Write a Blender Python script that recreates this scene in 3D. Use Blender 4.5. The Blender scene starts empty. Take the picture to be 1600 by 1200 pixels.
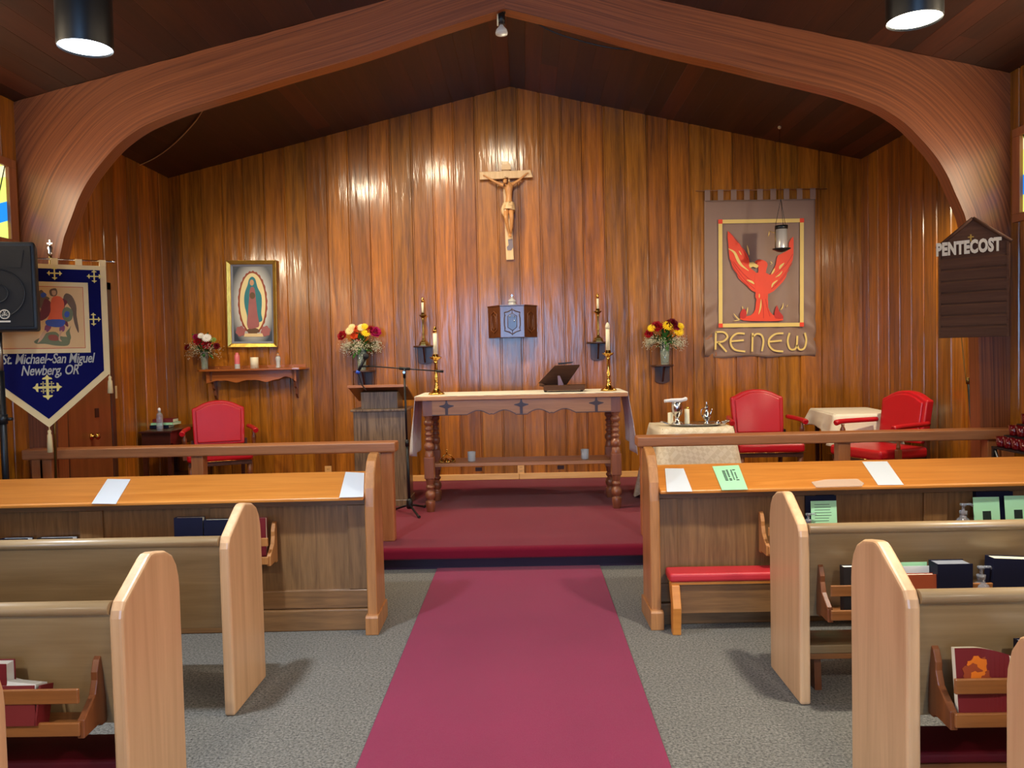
import bpy, bmesh, math, random
from mathutils import Vector, Matrix, noise as mnoise
random.seed(7)
PI = math.pi
SC = bpy.context.scene
COL = SC.collection

# ------------------------------------------------------------------ camera
F = 1230.0                       # focal length in pixels of a 1600 px wide frame
CAM = Vector((0.09, 0.0, 1.516))
def _cam_matrix():
    yc = Vector(((820-800)/F, -(553-600)/F, -1)).normalized()
    u = Vector((-0.0225, 1, 0))
    zc = (u - u.dot(yc)*yc).normalized()
    xc = yc.cross(zc)
    return Matrix((xc, yc, zc))   # rows: world axes written in camera axes
RM = _cam_matrix()
cam_data = bpy.data.cameras.new('camera'); cam = bpy.data.objects.new('camera', cam_data); COL.objects.link(cam)
cam_data.sensor_width = 36; cam_data.lens = F/1600*36; cam_data.clip_start = 0.02
cam.matrix_world = Matrix.Translation(CAM) @ RM.to_4x4()
SC.camera = cam
def at(x, y, Y):
    """the point of the place seen at photo pixel (x, y), Y metres ahead"""
    d = RM @ Vector(((x-800)/F, -(y-600)/F, -1))
    return CAM + d*(Y/d.y)
def atz(x, y, z):
    d = RM @ Vector(((x-800)/F, -(y-600)/F, -1))
    return CAM + d*((z-CAM.z)/d.z)
def atx(x, y, X):
    d = RM @ Vector(((x-800)/F, -(y-600)/F, -1))
    return CAM + d*((X-CAM.x)/d.x)

# ------------------------------------------------------------------ view + world
SC.view_settings.view_transform = 'Standard'; SC.view_settings.look = 'None'
SC.view_settings.exposure = 0.0; SC.view_settings.gamma = 1.0; SC.view_settings.use_curve_mapping = False
W = bpy.data.worlds.new('world'); SC.world = W; W.use_nodes = True
W.node_tree.nodes['Background'].inputs[0].default_value = (0.55, 0.7, 1.0, 1)
W.node_tree.nodes['Background'].inputs[1].default_value = 0.6

# ------------------------------------------------------------------ lights
K_PEND, K_SPOT, K_REAR, K_SIDE = 51, 175, 5.0, 1.15
def aim(o, target):
    d = Vector(target) - o.location
    o.rotation_euler = d.to_track_quat('-Z', 'Y').to_euler()
def light(name, kind, loc, power, color, target=None, size=0.1, **kw):
    L = bpy.data.lights.new(name, kind); L.energy = power; L.color = color
    if kind == 'AREA': L.shape = 'DISK'; L.size = size
    elif kind in ('SPOT', 'POINT'): L.shadow_soft_size = size
    for k, v in kw.items(): setattr(L, k, v)
    o = bpy.data.objects.new(name, L); COL.objects.link(o); o.location = loc
    if target is not None: aim(o, target)
    return o
PENDANTS = [(-1.585, 3.07, 2.745, (0.80, 0.90, 1.0)), (1.60, 3.07, 2.755, (1.0, 0.93, 0.78)),
            (-1.585, 0.2, 2.745, (1.0, 0.93, 0.8)), (1.60, 0.2, 2.745, (1.0, 0.93, 0.8)),
            (-1.585, -2.7, 2.745, (1.0, 0.93, 0.8)), (1.60, -2.7, 2.745, (1.0, 0.93, 0.8))]
for (x, y, z, c) in PENDANTS:
    light('pendant_lamp_light', 'AREA', (x, y, z-0.012), K_PEND, c, (x, y, 0), 0.17, spread=math.radians(150))
# lamps fixed to the back face of the arch, out of sight of the pews
ARCH_SPOTS = [(-2.0, 6.12, 3.79, 0.9), (-1.02, 6.12, 4.00, 0.9), (-0.13, 6.12, 4.18, 0.9), (-3.36, 6.12, 2.80, 0.55), (3.40, 6.12, 2.74, 1.0)]
for (x, y, z, k) in ARCH_SPOTS:
    light('arch_spot_light', 'SPOT', (x, y, z), K_SPOT*k, (1.0, 0.83, 0.58), (x*0.6+0.25, 7.75, 0.6), 0.06, spot_size=math.radians(136), spot_blend=1.0)

# ------------------------------------------------------------------ materials
def C(r, g, b):
    f = lambda c: (c/255/12.92) if c/255 <= 0.04045 else ((c/255+0.055)/1.055)**2.4
    return (f(r), f(g), f(b), 1)
MATS = {}
def new_mat(name):
    m = bpy.data.materials.new(name); m.use_nodes = True
    nt = m.node_tree; b = nt.nodes['Principled BSDF']
    MATS[name] = m
    return m, nt, b
def plain(name, col, rough=0.5, metal=0, coat=0, bump=0, bscale=200, var=0.08, trans=0, ior=1.45, emit=0, sheen=0, alpha=1, spec=None):
    m, nt, b = new_mat(name)
    N, L = nt.nodes.new, nt.links.new
    tc = N('ShaderNodeTexCoord'); nz = N('ShaderNodeTexNoise'); nz.inputs['Scale'].default_value = 9; nz.inputs['Detail'].default_value = 4
    L(tc.outputs['Object'], nz.inputs['Vector'])
    mx = N('ShaderNodeMix'); mx.data_type = 'RGBA'
    c = C(*col)
    mx.inputs[6].default_value = tuple(x*(1-var) for x in c[:3])+(1,); mx.inputs[7].default_value = tuple(min(1, x*(1+var)) for x in c[:3])+(1,)
    L(nz.outputs['Fac'], mx.inputs[0]); L(mx.outputs[2], b.inputs['Base Color'])
    b.inputs['Roughness'].default_value = rough; b.inputs['Metallic'].default_value = metal
    b.inputs['Coat Weight'].default_value = coat; b.inputs['Coat Roughness'].default_value = 0.1
    b.inputs['Transmission Weight'].default_value = trans; b.inputs['IOR'].default_value = ior
    b.inputs['Sheen Weight'].default_value = sheen; b.inputs['Alpha'].default_value = alpha
    if spec is not None: b.inputs['Specular IOR Level'].default_value = spec
    if emit:
        b.inputs['Emission Color'].default_value = c; b.inputs['Emission Strength'].default_value = emit
    if bump:
        n2 = N('ShaderNodeTexNoise'); n2.inputs['Scale'].default_value = bscale; n2.inputs['Detail'].default_value = 3
        L(tc.outputs['Object'], n2.inputs['Vector'])
        bp = N('ShaderNodeBump'); bp.inputs['Strength'].default_value = bump; bp.inputs['Distance'].default_value = 0.004
        L(n2.outputs['Fac'], bp.inputs['Height']); L(bp.outputs['Normal'], b.inputs['Normal'])
    return m
def wood(name, dark, light_, axis='z', rough=0.4, coat=0.3, coat_rough=0.12, grain=26, knots=0.0, tint=0.0, bump=0.15, uv=False, wobble=0.0, contrast=(0.25, 0.75), spec=0.5, cup=0.0, stretch=0.06):
    """planed timber: stretched noise along one axis; tint uses the per-plank value stored on the mesh"""
    m, nt, b = new_mat(name)
    N, L = nt.nodes.new, nt.links.new
    tc = N('ShaderNodeTexCoord'); oi = N('ShaderNodeObjectInfo')
    mp = N('ShaderNodeMapping')
    s = {'x': (stretch, 1, 1), 'y': (1, stretch, 1), 'z': (1, 1, stretch)}[axis]
    mp.inputs['Scale'].default_value = tuple(v*grain for v in s)
    cb = N('ShaderNodeCombineXYZ'); ml = N('ShaderNodeMath'); ml.operation = 'MULTIPLY'; ml.inputs[1].default_value = 37.0
    L(oi.outputs['Random'], ml.inputs[0])
    at_ = N('ShaderNodeAttribute'); at_.attribute_name = 'tint'
    m2 = N('ShaderNodeMath'); m2.operation = 'MULTIPLY_ADD'; m2.inputs[1].default_value = 91.0 if tint else 0.0
    L(at_.outputs['Fac'], m2.inputs[0]); L(ml.outputs[0], m2.inputs[2])
    for k in range(3): L(m2.outputs[0], cb.inputs[k])
    L(tc.outputs['UV' if uv else 'Object'], mp.inputs['Vector']); L(cb.outputs[0], mp.inputs['Location'])
    nz = N('ShaderNodeTexNoise'); nz.inputs['Scale'].default_value = 1.0; nz.inputs['Detail'].default_value = 7; nz.inputs['Roughness'].default_value = 0.62; nz.inputs['Distortion'].default_value = wobble
    L(mp.outputs[0], nz.inputs['Vector'])
    fn = N('ShaderNodeTexNoise'); fn.inputs['Scale'].default_value = 5.0; fn.inputs['Detail'].default_value = 3
    L(mp.outputs[0], fn.inputs['Vector'])
    rp = N('ShaderNodeValToRGB'); rp.color_ramp.elements[0].position = contrast[0]; rp.color_ramp.elements[1].position = contrast[1]
    rp.color_ramp.elements[0].color = C(*dark); rp.color_ramp.elements[1].color = C(*light_)
    av = N('ShaderNodeMath'); av.operation = 'MULTIPLY_ADD'; av.inputs[1].default_value = 0.25
    L(fn.outputs['Fac'], av.inputs[0])
    m3 = N('ShaderNodeMath'); m3.operation = 'MULTIPLY'; m3.inputs[1].default_value = 0.78
    L(nz.outputs['Fac'], m3.inputs[0]); L(m3.outputs[0], av.inputs[2]); L(av.outputs[0], rp.inputs[0])
    out = rp.outputs[0]
    if tint:
        hv = N('ShaderNodeHueSaturation')
        mv = N('ShaderNodeMapRange'); mv.inputs['To Min'].default_value = 1-tint; mv.inputs['To Max'].default_value = 1+tint
        L(at_.outputs['Fac'], mv.inputs['Value']); L(mv.outputs[0], hv.inputs['Value'])
        wn = N('ShaderNodeTexWhiteNoise'); wn.noise_dimensions = '1D'; L(at_.outputs['Fac'], wn.inputs['W'])
        mh = N('ShaderNodeMapRange'); mh.inputs['To Min'].default_value = 0.5-0.001; mh.inputs['To Max'].default_value = 0.5+0.010
        L(wn.outputs['Value'], mh.inputs['Value']); L(mh.outputs[0], hv.inputs['Hue'])
        L(out, hv.inputs['Color']); out = hv.outputs[0]
    L(out, b.inputs['Base Color'])
    b.inputs['Roughness'].default_value = rough; b.inputs['Coat Weight'].default_value = coat; b.inputs['Coat Roughness'].default_value = coat_rough
    b.inputs['Specular IOR Level'].default_value = spec
    if bump:
        bp = N('ShaderNodeBump'); bp.inputs['Strength'].default_value = bump; bp.inputs['Distance'].default_value = 0.003
        L(av.outputs[0], bp.inputs['Height'])
        if cup:
            mc_ = N('ShaderNodeMapping'); mc_.inputs['Scale'].default_value = (11, 11, 1.6); L(tc.outputs['Object'], mc_.inputs['Vector']); L(cb.outputs[0], mc_.inputs['Location'])
            nc = N('ShaderNodeTexNoise'); nc.inputs['Scale'].default_value = 1.0; nc.inputs['Detail'].default_value = 3; L(mc_.outputs[0], nc.inputs['Vector'])
            b2 = N('ShaderNodeBump'); b2.inputs['Strength'].default_value = cup; b2.inputs['Distance'].default_value = 0.012
            L(nc.outputs['Fac'], b2.inputs['Height']); L(b2.outputs['Normal'], bp.inputs['Normal'])
        L(bp.outputs['Normal'], b.inputs['Normal'])
        if coat: L(bp.outputs['Normal'], b.inputs['Coat Normal'])
    return m
def carpet(name, c1, c2, scale=420, patch=3.0):
    m, nt, b = new_mat(name)
    N, L = nt.nodes.new, nt.links.new
    tc = N('ShaderNodeTexCoord'); n1 = N('ShaderNodeTexNoise'); n1.inputs['Scale'].default_value = scale*0.35; n1.inputs['Detail'].default_value = 4; n1.inputs['Roughness'].default_value = 0.8
    L(tc.outputs['Object'], n1.inputs['Vector'])
    rp = N('ShaderNodeValToRGB'); rp.color_ramp.elements[0].position = 0.34; rp.color_ramp.elements[1].position = 0.66
    rp.color_ramp.elements[0].color = C(*c1); rp.color_ramp.elements[1].color = C(*c2)
    L(n1.outputs['Fac'], rp.inputs[0])
    n2 = N('ShaderNodeTexNoise'); n2.inputs['Scale'].default_value = patch; n2.inputs['Detail'].default_value = 3
    L(tc.outputs['Object'], n2.inputs['Vector'])
    mr = N('ShaderNodeMapRange'); mr.inputs['To Min'].default_value = 0.88; mr.inputs['To Max'].default_value = 1.12
    L(n2.outputs['Fac'], mr.inputs['Value'])
    hv = N('ShaderNodeHueSaturation'); L(mr.outputs[0], hv.inputs['Value']); L(rp.outputs[0], hv.inputs['Color'])
    L(hv.outputs[0], b.inputs['Base Color']); b.inputs['Roughness'].default_value = 0.95; b.inputs['Specular IOR Level'].default_value = 0.1
    b.inputs['Sheen Weight'].default_value = 0.15
    bp = N('ShaderNodeBump'); bp.inputs['Strength'].default_value = 0.6; bp.inputs['Distance'].default_value = 0.006
    L(n1.outputs['Fac'], bp.inputs['Height']); L(bp.outputs['Normal'], b.inputs['Normal'])
    return m
M = {}
M['wall'] = wood('varnished fir boards', (90, 48, 8), (186, 110, 28), 'z', rough=0.36, spec=0.25, coat=0.75, contrast=(0.30, 0.70), coat_rough=0.16, grain=18, tint=0.24, bump=0.35, wobble=0.6, cup=0.5)
M['ceil'] = wood('dark ceiling boards', (40, 16, 7), (76, 34, 16), 'y', rough=0.5, coat=0.15, coat_rough=0.3, grain=14, tint=0.6, bump=0.2)
M['arch'] = wood('laminated arch timber', (84, 40, 20), (170, 98, 54), 'x', rough=0.38, coat=0.35, coat_rough=0.25, contrast=(0.33, 0.68), grain=60, stretch=0.008, bump=0.15, uv=True)
M['oak'] = wood('brown oak', (88, 60, 34), (150, 110, 68), 'z', rough=0.42, coat=0.25, grain=30, bump=0.2, wobble=1.2)
M['oakx'] = wood('brown oak lengthwise', (92, 62, 36), (150, 108, 66), 'x', rough=0.42, coat=0.25, grain=30, bump=0.2, wobble=0.8)
M['oakend'] = wood('amber oak end panel', (140, 88, 44), (196, 136, 80), 'z', rough=0.4, coat=0.3, grain=24, bump=0.15, wobble=0.8)
M['pewend'] = wood('pale birch pew end', (182, 138, 98), (230, 188, 144), 'z', rough=0.38, coat=0.3, coat_rough=0.15, grain=6, bump=0.08, wobble=1.6)
M['pewback'] = wood('pale birch lengthwise', (120, 96, 64), (160, 134, 98), 'x', rough=0.4, coat=0.35, coat_rough=0.18, grain=12, bump=0.06, wobble=1.0)
M['desk'] = wood('honey desk top', (186, 108, 38), (224, 148, 68), 'x', rough=0.36, coat=0.35, coat_rough=0.3, spec=0.3, grain=14, bump=0.06, wobble=1.2)
M['rail'] = wood('reddish rail timber', (144, 88, 50), (196, 128, 80), 'x', rough=0.36, coat=0.4, coat_rough=0.15, grain=22, bump=0.1)
M['railz'] = wood('reddish post timber', (146, 84, 44), (192, 122, 72), 'z', rough=0.4, coat=0.3, grain=22, bump=0.1)
M['rack'] = wood('red brown rack timber', (112, 66, 34), (160, 104, 56), 'x', rough=0.4, coat=0.3, grain=26)
M['rackz'] = wood('dark bracket timber', (92, 48, 26), (134, 78, 42), 'z', rough=0.35, coat=0.4, grain=26)
M['altar'] = wood('altar leg timber', (104, 58, 38), (158, 96, 64), 'z', rough=0.38, coat=0.4, grain=24)
M['altarx'] = wood('altar apron timber', (158, 102, 60), (206, 148, 96), 'x', rough=0.45, coat=0.2, grain=20)
M['mahog'] = wood('dark mahogany', (38, 16, 12), (70, 30, 20), 'x', rough=0.3, coat=0.5, grain=22)
M['dkwood'] = wood('dark walnut', (52, 28, 18), (84, 48, 30), 'z', rough=0.4, coat=0.3, grain=30)
M['taber'] = wood('carved mahogany', (62, 30, 18), (104, 56, 34), 'z', rough=0.28, coat=0.6, grain=26)
M['shelf'] = wood('orange brown shelf timber', (134, 70, 28), (186, 108, 48), 'x', rough=0.3, coat=0.5, grain=22)
M['lect'] = wood('grey brown lectern oak', (78, 60, 42), (140, 114, 84), 'z', rough=0.4, coat=0.3, grain=20, wobble=2.0, contrast=(0.38, 0.6))
M['base'] = wood('pale baseboard', (206, 150, 84), (240, 190, 120), 'x', rough=0.4, coat=0.3, grain=20)
M['door'] = wood('door veneer', (104, 56, 26), (140, 82, 42), 'z', rough=0.4, coat=0.3, grain=12)
M['board'] = wood('brown stained board', (66, 42, 32), (96, 66, 50), 'x', rough=0.7, coat=0.0, spec=0.2, grain=24)
M['linden'] = wood('pale carved limewood', (212, 172, 120), (238, 206, 156), 'z', rough=0.5, coat=0.15, grain=30, bump=0.1)
M['corpus'] = wood('honey carved limewood', (186, 122, 66), (226, 166, 104), 'z', rough=0.5, coat=0.15, grain=30, bump=0.1)
M['floor'] = carpet('grey brown loop carpet', (38, 37, 35), (141, 137, 129), 260)
M['runner'] = carpet('rose red runner pile', (122, 20, 62), (144, 32, 76), 900)
M['maroon'] = carpet('maroon carpet pile', (98, 8, 32), (130, 20, 46), 900)
M['kick'] = plain('dark riser vinyl', (44, 20, 44), 0.5)
M['red'] = plain('red leather', (184, 20, 32), 0.32, coat=0.25, bump=0.25, bscale=260, var=0.06)
M['redpad'] = plain('red kneeler vinyl', (190, 44, 52), 0.45, bump=0.2)
M['maropad'] = plain('maroon kneeler vinyl', (112, 16, 34), 0.5, bump=0.2)
M['brass'] = plain('polished brass', (214, 170, 84), 0.18, metal=1, var=0.05)
M['oldbrass'] = plain('aged brass', (150, 124, 68), 0.32, metal=1)
M['silver'] = plain('polished silver', (214, 212, 208), 0.14, metal=1, bump=0.3, bscale=60)
M['lampglass'] = plain('silvery lamp glass', (206, 200, 196), 0.28, metal=0.4)
M['chrome'] = plain('chrome', (200, 200, 205), 0.15, metal=1)
M['nickel'] = plain('brushed nickel', (150, 150, 150), 0.35, metal=1)
M['black'] = plain('black metal', (22, 24, 26), 0.4)
M['blackp'] = plain('black plastic', (30, 36, 42), 0.5, bump=0.2, bscale=500)
M['grille'] = plain('black speaker grille', (26, 31, 38), 0.6, bump=0.8, bscale=900)
M['wax'] = plain('ivory wax', (240, 232, 200), 0.5, var=0.02)
M['linen'] = plain('ivory linen', (236, 228, 206), 0.85, bump=0.4, bscale=350, var=0.03, sheen=0.2)
M['white'] = plain('white linen', (232, 232, 236), 0.85, bump=0.3, bscale=350, var=0.03)
M['paper'] = plain('white paper', (214, 220, 226), 0.7, var=0.01)
M['pages'] = plain('book pages', (226, 222, 204), 0.8, var=0.05)
M['mint'] = plain('mint green paper', (170, 228, 184), 0.7, var=0.03)
M['navy'] = plain('navy book cloth', (11, 15, 42), 0.6, spec=0.3)
M['maroonb'] = plain('maroon book cloth', (108, 20, 30), 0.55)
M['dkbook'] = plain('black book cloth', (30, 26, 30), 0.5)
M['orangeart'] = plain('orange leaf print', (224, 120, 30), 0.5, var=0.35)
M['ink'] = plain('black ink', (24, 40, 34), 0.7)
M['glass'] = plain('clear glass', (240, 250, 246), 0.03, trans=1.0, ior=1.45, var=0)
M['vase'] = plain('pale vase glass', (206, 222, 208), 0.08, trans=0.72, coat=0.4, var=0.02)
M['redglass'] = plain('red votive glass', (120, 6, 16), 0.12, trans=0.35, var=0.05, coat=0.6)
M['frost'] = plain('frosted glass', (226, 228, 226), 0.45, trans=0.35, var=0.02)
M['gel'] = plain('clear gel plastic', (222, 226, 240), 0.12, trans=0.8, var=0.02)
M['green'] = plain('leaf green', (58, 110, 44), 0.5, var=0.35)
M['stemg'] = plain('stem green', (74, 110, 50), 0.5, var=0.2)
M['lgreen'] = plain('light leaf green', (124, 150, 60), 0.5, var=0.3)
M['rosered'] = plain('red petals', (164, 18, 30), 0.55, var=0.2)
M['dkred'] = plain('dark red petals', (110, 8, 22), 0.55, var=0.2)
M['magenta'] = plain('magenta petals', (176, 24, 88), 0.55, var=0.2)
M['yellow'] = plain('yellow petals', (246, 208, 30), 0.55, var=0.1)
M['orange'] = plain('orange petals', (232, 96, 44), 0.55, var=0.15)
M['cream'] = plain('cream petals', (240, 222, 160), 0.55, var=0.08)
M['whitep'] = plain('white petals', (240, 238, 232), 0.55, var=0.03)
M['gyps'] = plain('tiny white blossoms', (226, 220, 190), 0.7, var=0.1)
M['gold'] = plain('gilded frame', (196, 160, 74), 0.3, metal=0.85, bump=0.6, bscale=60, var=0.3)
M['greymat'] = plain('blue grey frame liner', (132, 136, 146), 0.5)
M['satin'] = plain('grey brown satin', (146, 116, 98), 0.42, bump=0.3, bscale=500, var=0.06, sheen=0.3)
M['yband'] = plain('pale yellow ribbon', (236, 206, 120), 0.6, var=0.06)
M['flame'] = plain('flame orange cloth', (236, 68, 34), 0.55, var=0.08)
M['flamed'] = plain('dark flame cloth', (196, 36, 26), 0.55, var=0.1)
M['bnavy'] = plain('royal navy banner cloth', (7, 8, 74), 0.75, bump=0.2, bscale=400, spec=0.15)
M['bcream'] = plain('cream banner trim', (232, 204, 148), 0.65, var=0.06)
M['bgold'] = plain('gold embroidery', (232, 210, 120), 0.55)
M['bsilver'] = plain('pale grey embroidery', (178, 174, 160), 0.6)
M['tan'] = plain('tan icon ground', (226, 178, 116), 0.5, coat=0.0, var=0.05)
M['brownp'] = plain('brown paint', (104, 74, 46), 0.5, var=0.25)
M['olive'] = plain('olive paint', (110, 112, 70), 0.5, var=0.25)
M['bluep'] = plain('blue paint', (44, 74, 160), 0.5, var=0.25)
M['purplep'] = plain('plum paint', (130, 56, 96), 0.5, var=0.2)
M['skin'] = plain('painted skin', (206, 156, 112), 0.5, var=0.1)
M['teal'] = plain('teal paint', (38, 124, 132), 0.5, var=0.2)
M['rosep'] = plain('dusty rose paint', (164, 96, 92), 0.5, var=0.2)
M['rust'] = plain('rust paint', (150, 66, 36), 0.5, var=0.2)
M['plate'] = plain('ivory plastic', (206, 190, 150), 0.45)
M['letter'] = plain('off white letters', (214, 208, 192), 0.5)
M['switchb'] = plain('brown plastic', (52, 26, 18), 0.45)
M['pink'] = plain('pink candle glass', (222, 110, 118), 0.3, coat=0.3)
M['bluetape'] = plain('blue foam ring', (50, 90, 200), 0.5)
M['clearp'] = plain('clear plastic bag', (236, 214, 190), 0.25, alpha=0.45, var=0.02)
M['shell'] = plain('grey violet inlay', (128, 116, 124), 0.5)
M['hairp'] = plain('dark brown carved hair', (92, 50, 22), 0.5)
def emissive(name, col, strength):
    m, nt, b = new_mat(name)
    b.inputs['Base Color'].default_value = (0.8, 0.8, 0.8, 1); b.inputs['Emission Color'].default_value = C(*col); b.inputs['Emission Strength'].default_value = strength
    return m
M['lampcool'] = emissive('cool lamp lens', (226, 240, 255), 9)
M['lampwarm'] = emissive('warm lamp lens', (255, 248, 225), 9)
M['rearpane'] = emissive('bright daylight pane', (150, 196, 255), K_REAR)
def stained(name, k):
    m, nt, b = new_mat(name)
    N, L = nt.nodes.new, nt.links.new
    tc = N('ShaderNodeTexCoord'); sp = N('ShaderNodeSeparateXYZ'); L(tc.outputs['Object'], sp.inputs[0])
    a = N('ShaderNodeMath'); a.operation = 'MULTIPLY_ADD'; a.inputs[1].default_value = -0.35; L(sp.outputs['Y'], a.inputs[0]); L(sp.outputs['Z'], a.inputs[2])
    w = N('ShaderNodeMath'); w.operation = 'PINGPONG'; w.inputs[1].default_value = 0.36; ad = N('ShaderNodeMath'); ad.operation = 'ADD'; ad.inputs[1].default_value = 0.085; L(a.outputs[0], ad.inputs[0]); L(ad.outputs[0], w.inputs[0])
    rp = N('ShaderNodeValToRGB'); rp.color_ramp.interpolation = 'CONSTANT'
    e = rp.color_ramp.elements; e[0].position = 0; e[0].color = C(30, 140, 235)
    e[1].position = 0.07; e[1].color = C(214, 232, 120)
    q = e.new(0.25); q.color = C(240, 240, 190)
    q = e.new(0.33); q.color = C(214, 232, 120)
    L(w.outputs[0], rp.inputs[0]); L(rp.outputs[0], b.inputs['Emission Color']); L(rp.outputs[0], b.inputs['Base Color'])
    b.inputs['Emission Strength'].default_value = k
    return m
M['stain'] = stained('stained glass', K_SIDE)
M['addedglow'] = emissive('added warm glow pane', (255, 232, 196), 12)  # plain emitter added to light the arch, not the windows' real glass
M['rearpane2'] = emissive('brighter daylight pane', (150, 200, 255), K_REAR*3.0)
def damask(name):
    m, nt, b = new_mat(name)
    N, L = nt.nodes.new, nt.links.new
    tc = N('ShaderNodeTexCoord'); mp = N('ShaderNodeMapping'); mp.inputs['Rotation'].default_value = (0, PI/4, PI/4); mp.inputs['Scale'].default_value = (28, 28, 28)
    L(tc.outputs['Object'], mp.inputs['Vector'])
    ck = N('ShaderNodeTexChecker'); ck.inputs['Scale'].default_value = 1; L(mp.outputs[0], ck.inputs['Vector'])
    ck.inputs[1].default_value = C(222, 208, 180); ck.inputs[2].default_value = C(234, 222, 198)
    L(ck.outputs['Color'], b.inputs['Base Color']); b.inputs['Roughness'].default_value = 0.7
    return m
M['damask'] = damask('cream damask')
def paintback(name):
    # the painted ground of the framed picture: dark blue corners, pale oval glow
    m, nt, b = new_mat(name)
    N, L = nt.nodes.new, nt.links.new
    tc = N('ShaderNodeTexCoord'); mp = N('ShaderNodeMapping'); mp.inputs['Location'].default_value = (0, 0, 0); mp.inputs['Scale'].default_value = (3.9, 0.0, 2.1)
    L(tc.outputs['Object'], mp.inputs['Vector'])
    g = N('ShaderNodeVectorMath'); g.operation = 'LENGTH'; L(mp.outputs[0], g.inputs[0])
    rp = N('ShaderNodeValToRGB'); e = rp.color_ramp.elements; e[0].position = 0.62; e[0].color = C(206, 206, 196); e[1].position = 1.05; e[1].color = C(44, 54, 66)
    L(g.outputs['Value'], rp.inputs[0]); L(rp.outputs[0], b.inputs['Base Color']); b.inputs['Roughness'].default_value = 0.4
    return m
M['picback'] = paintback('painted blue grey ground')

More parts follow.
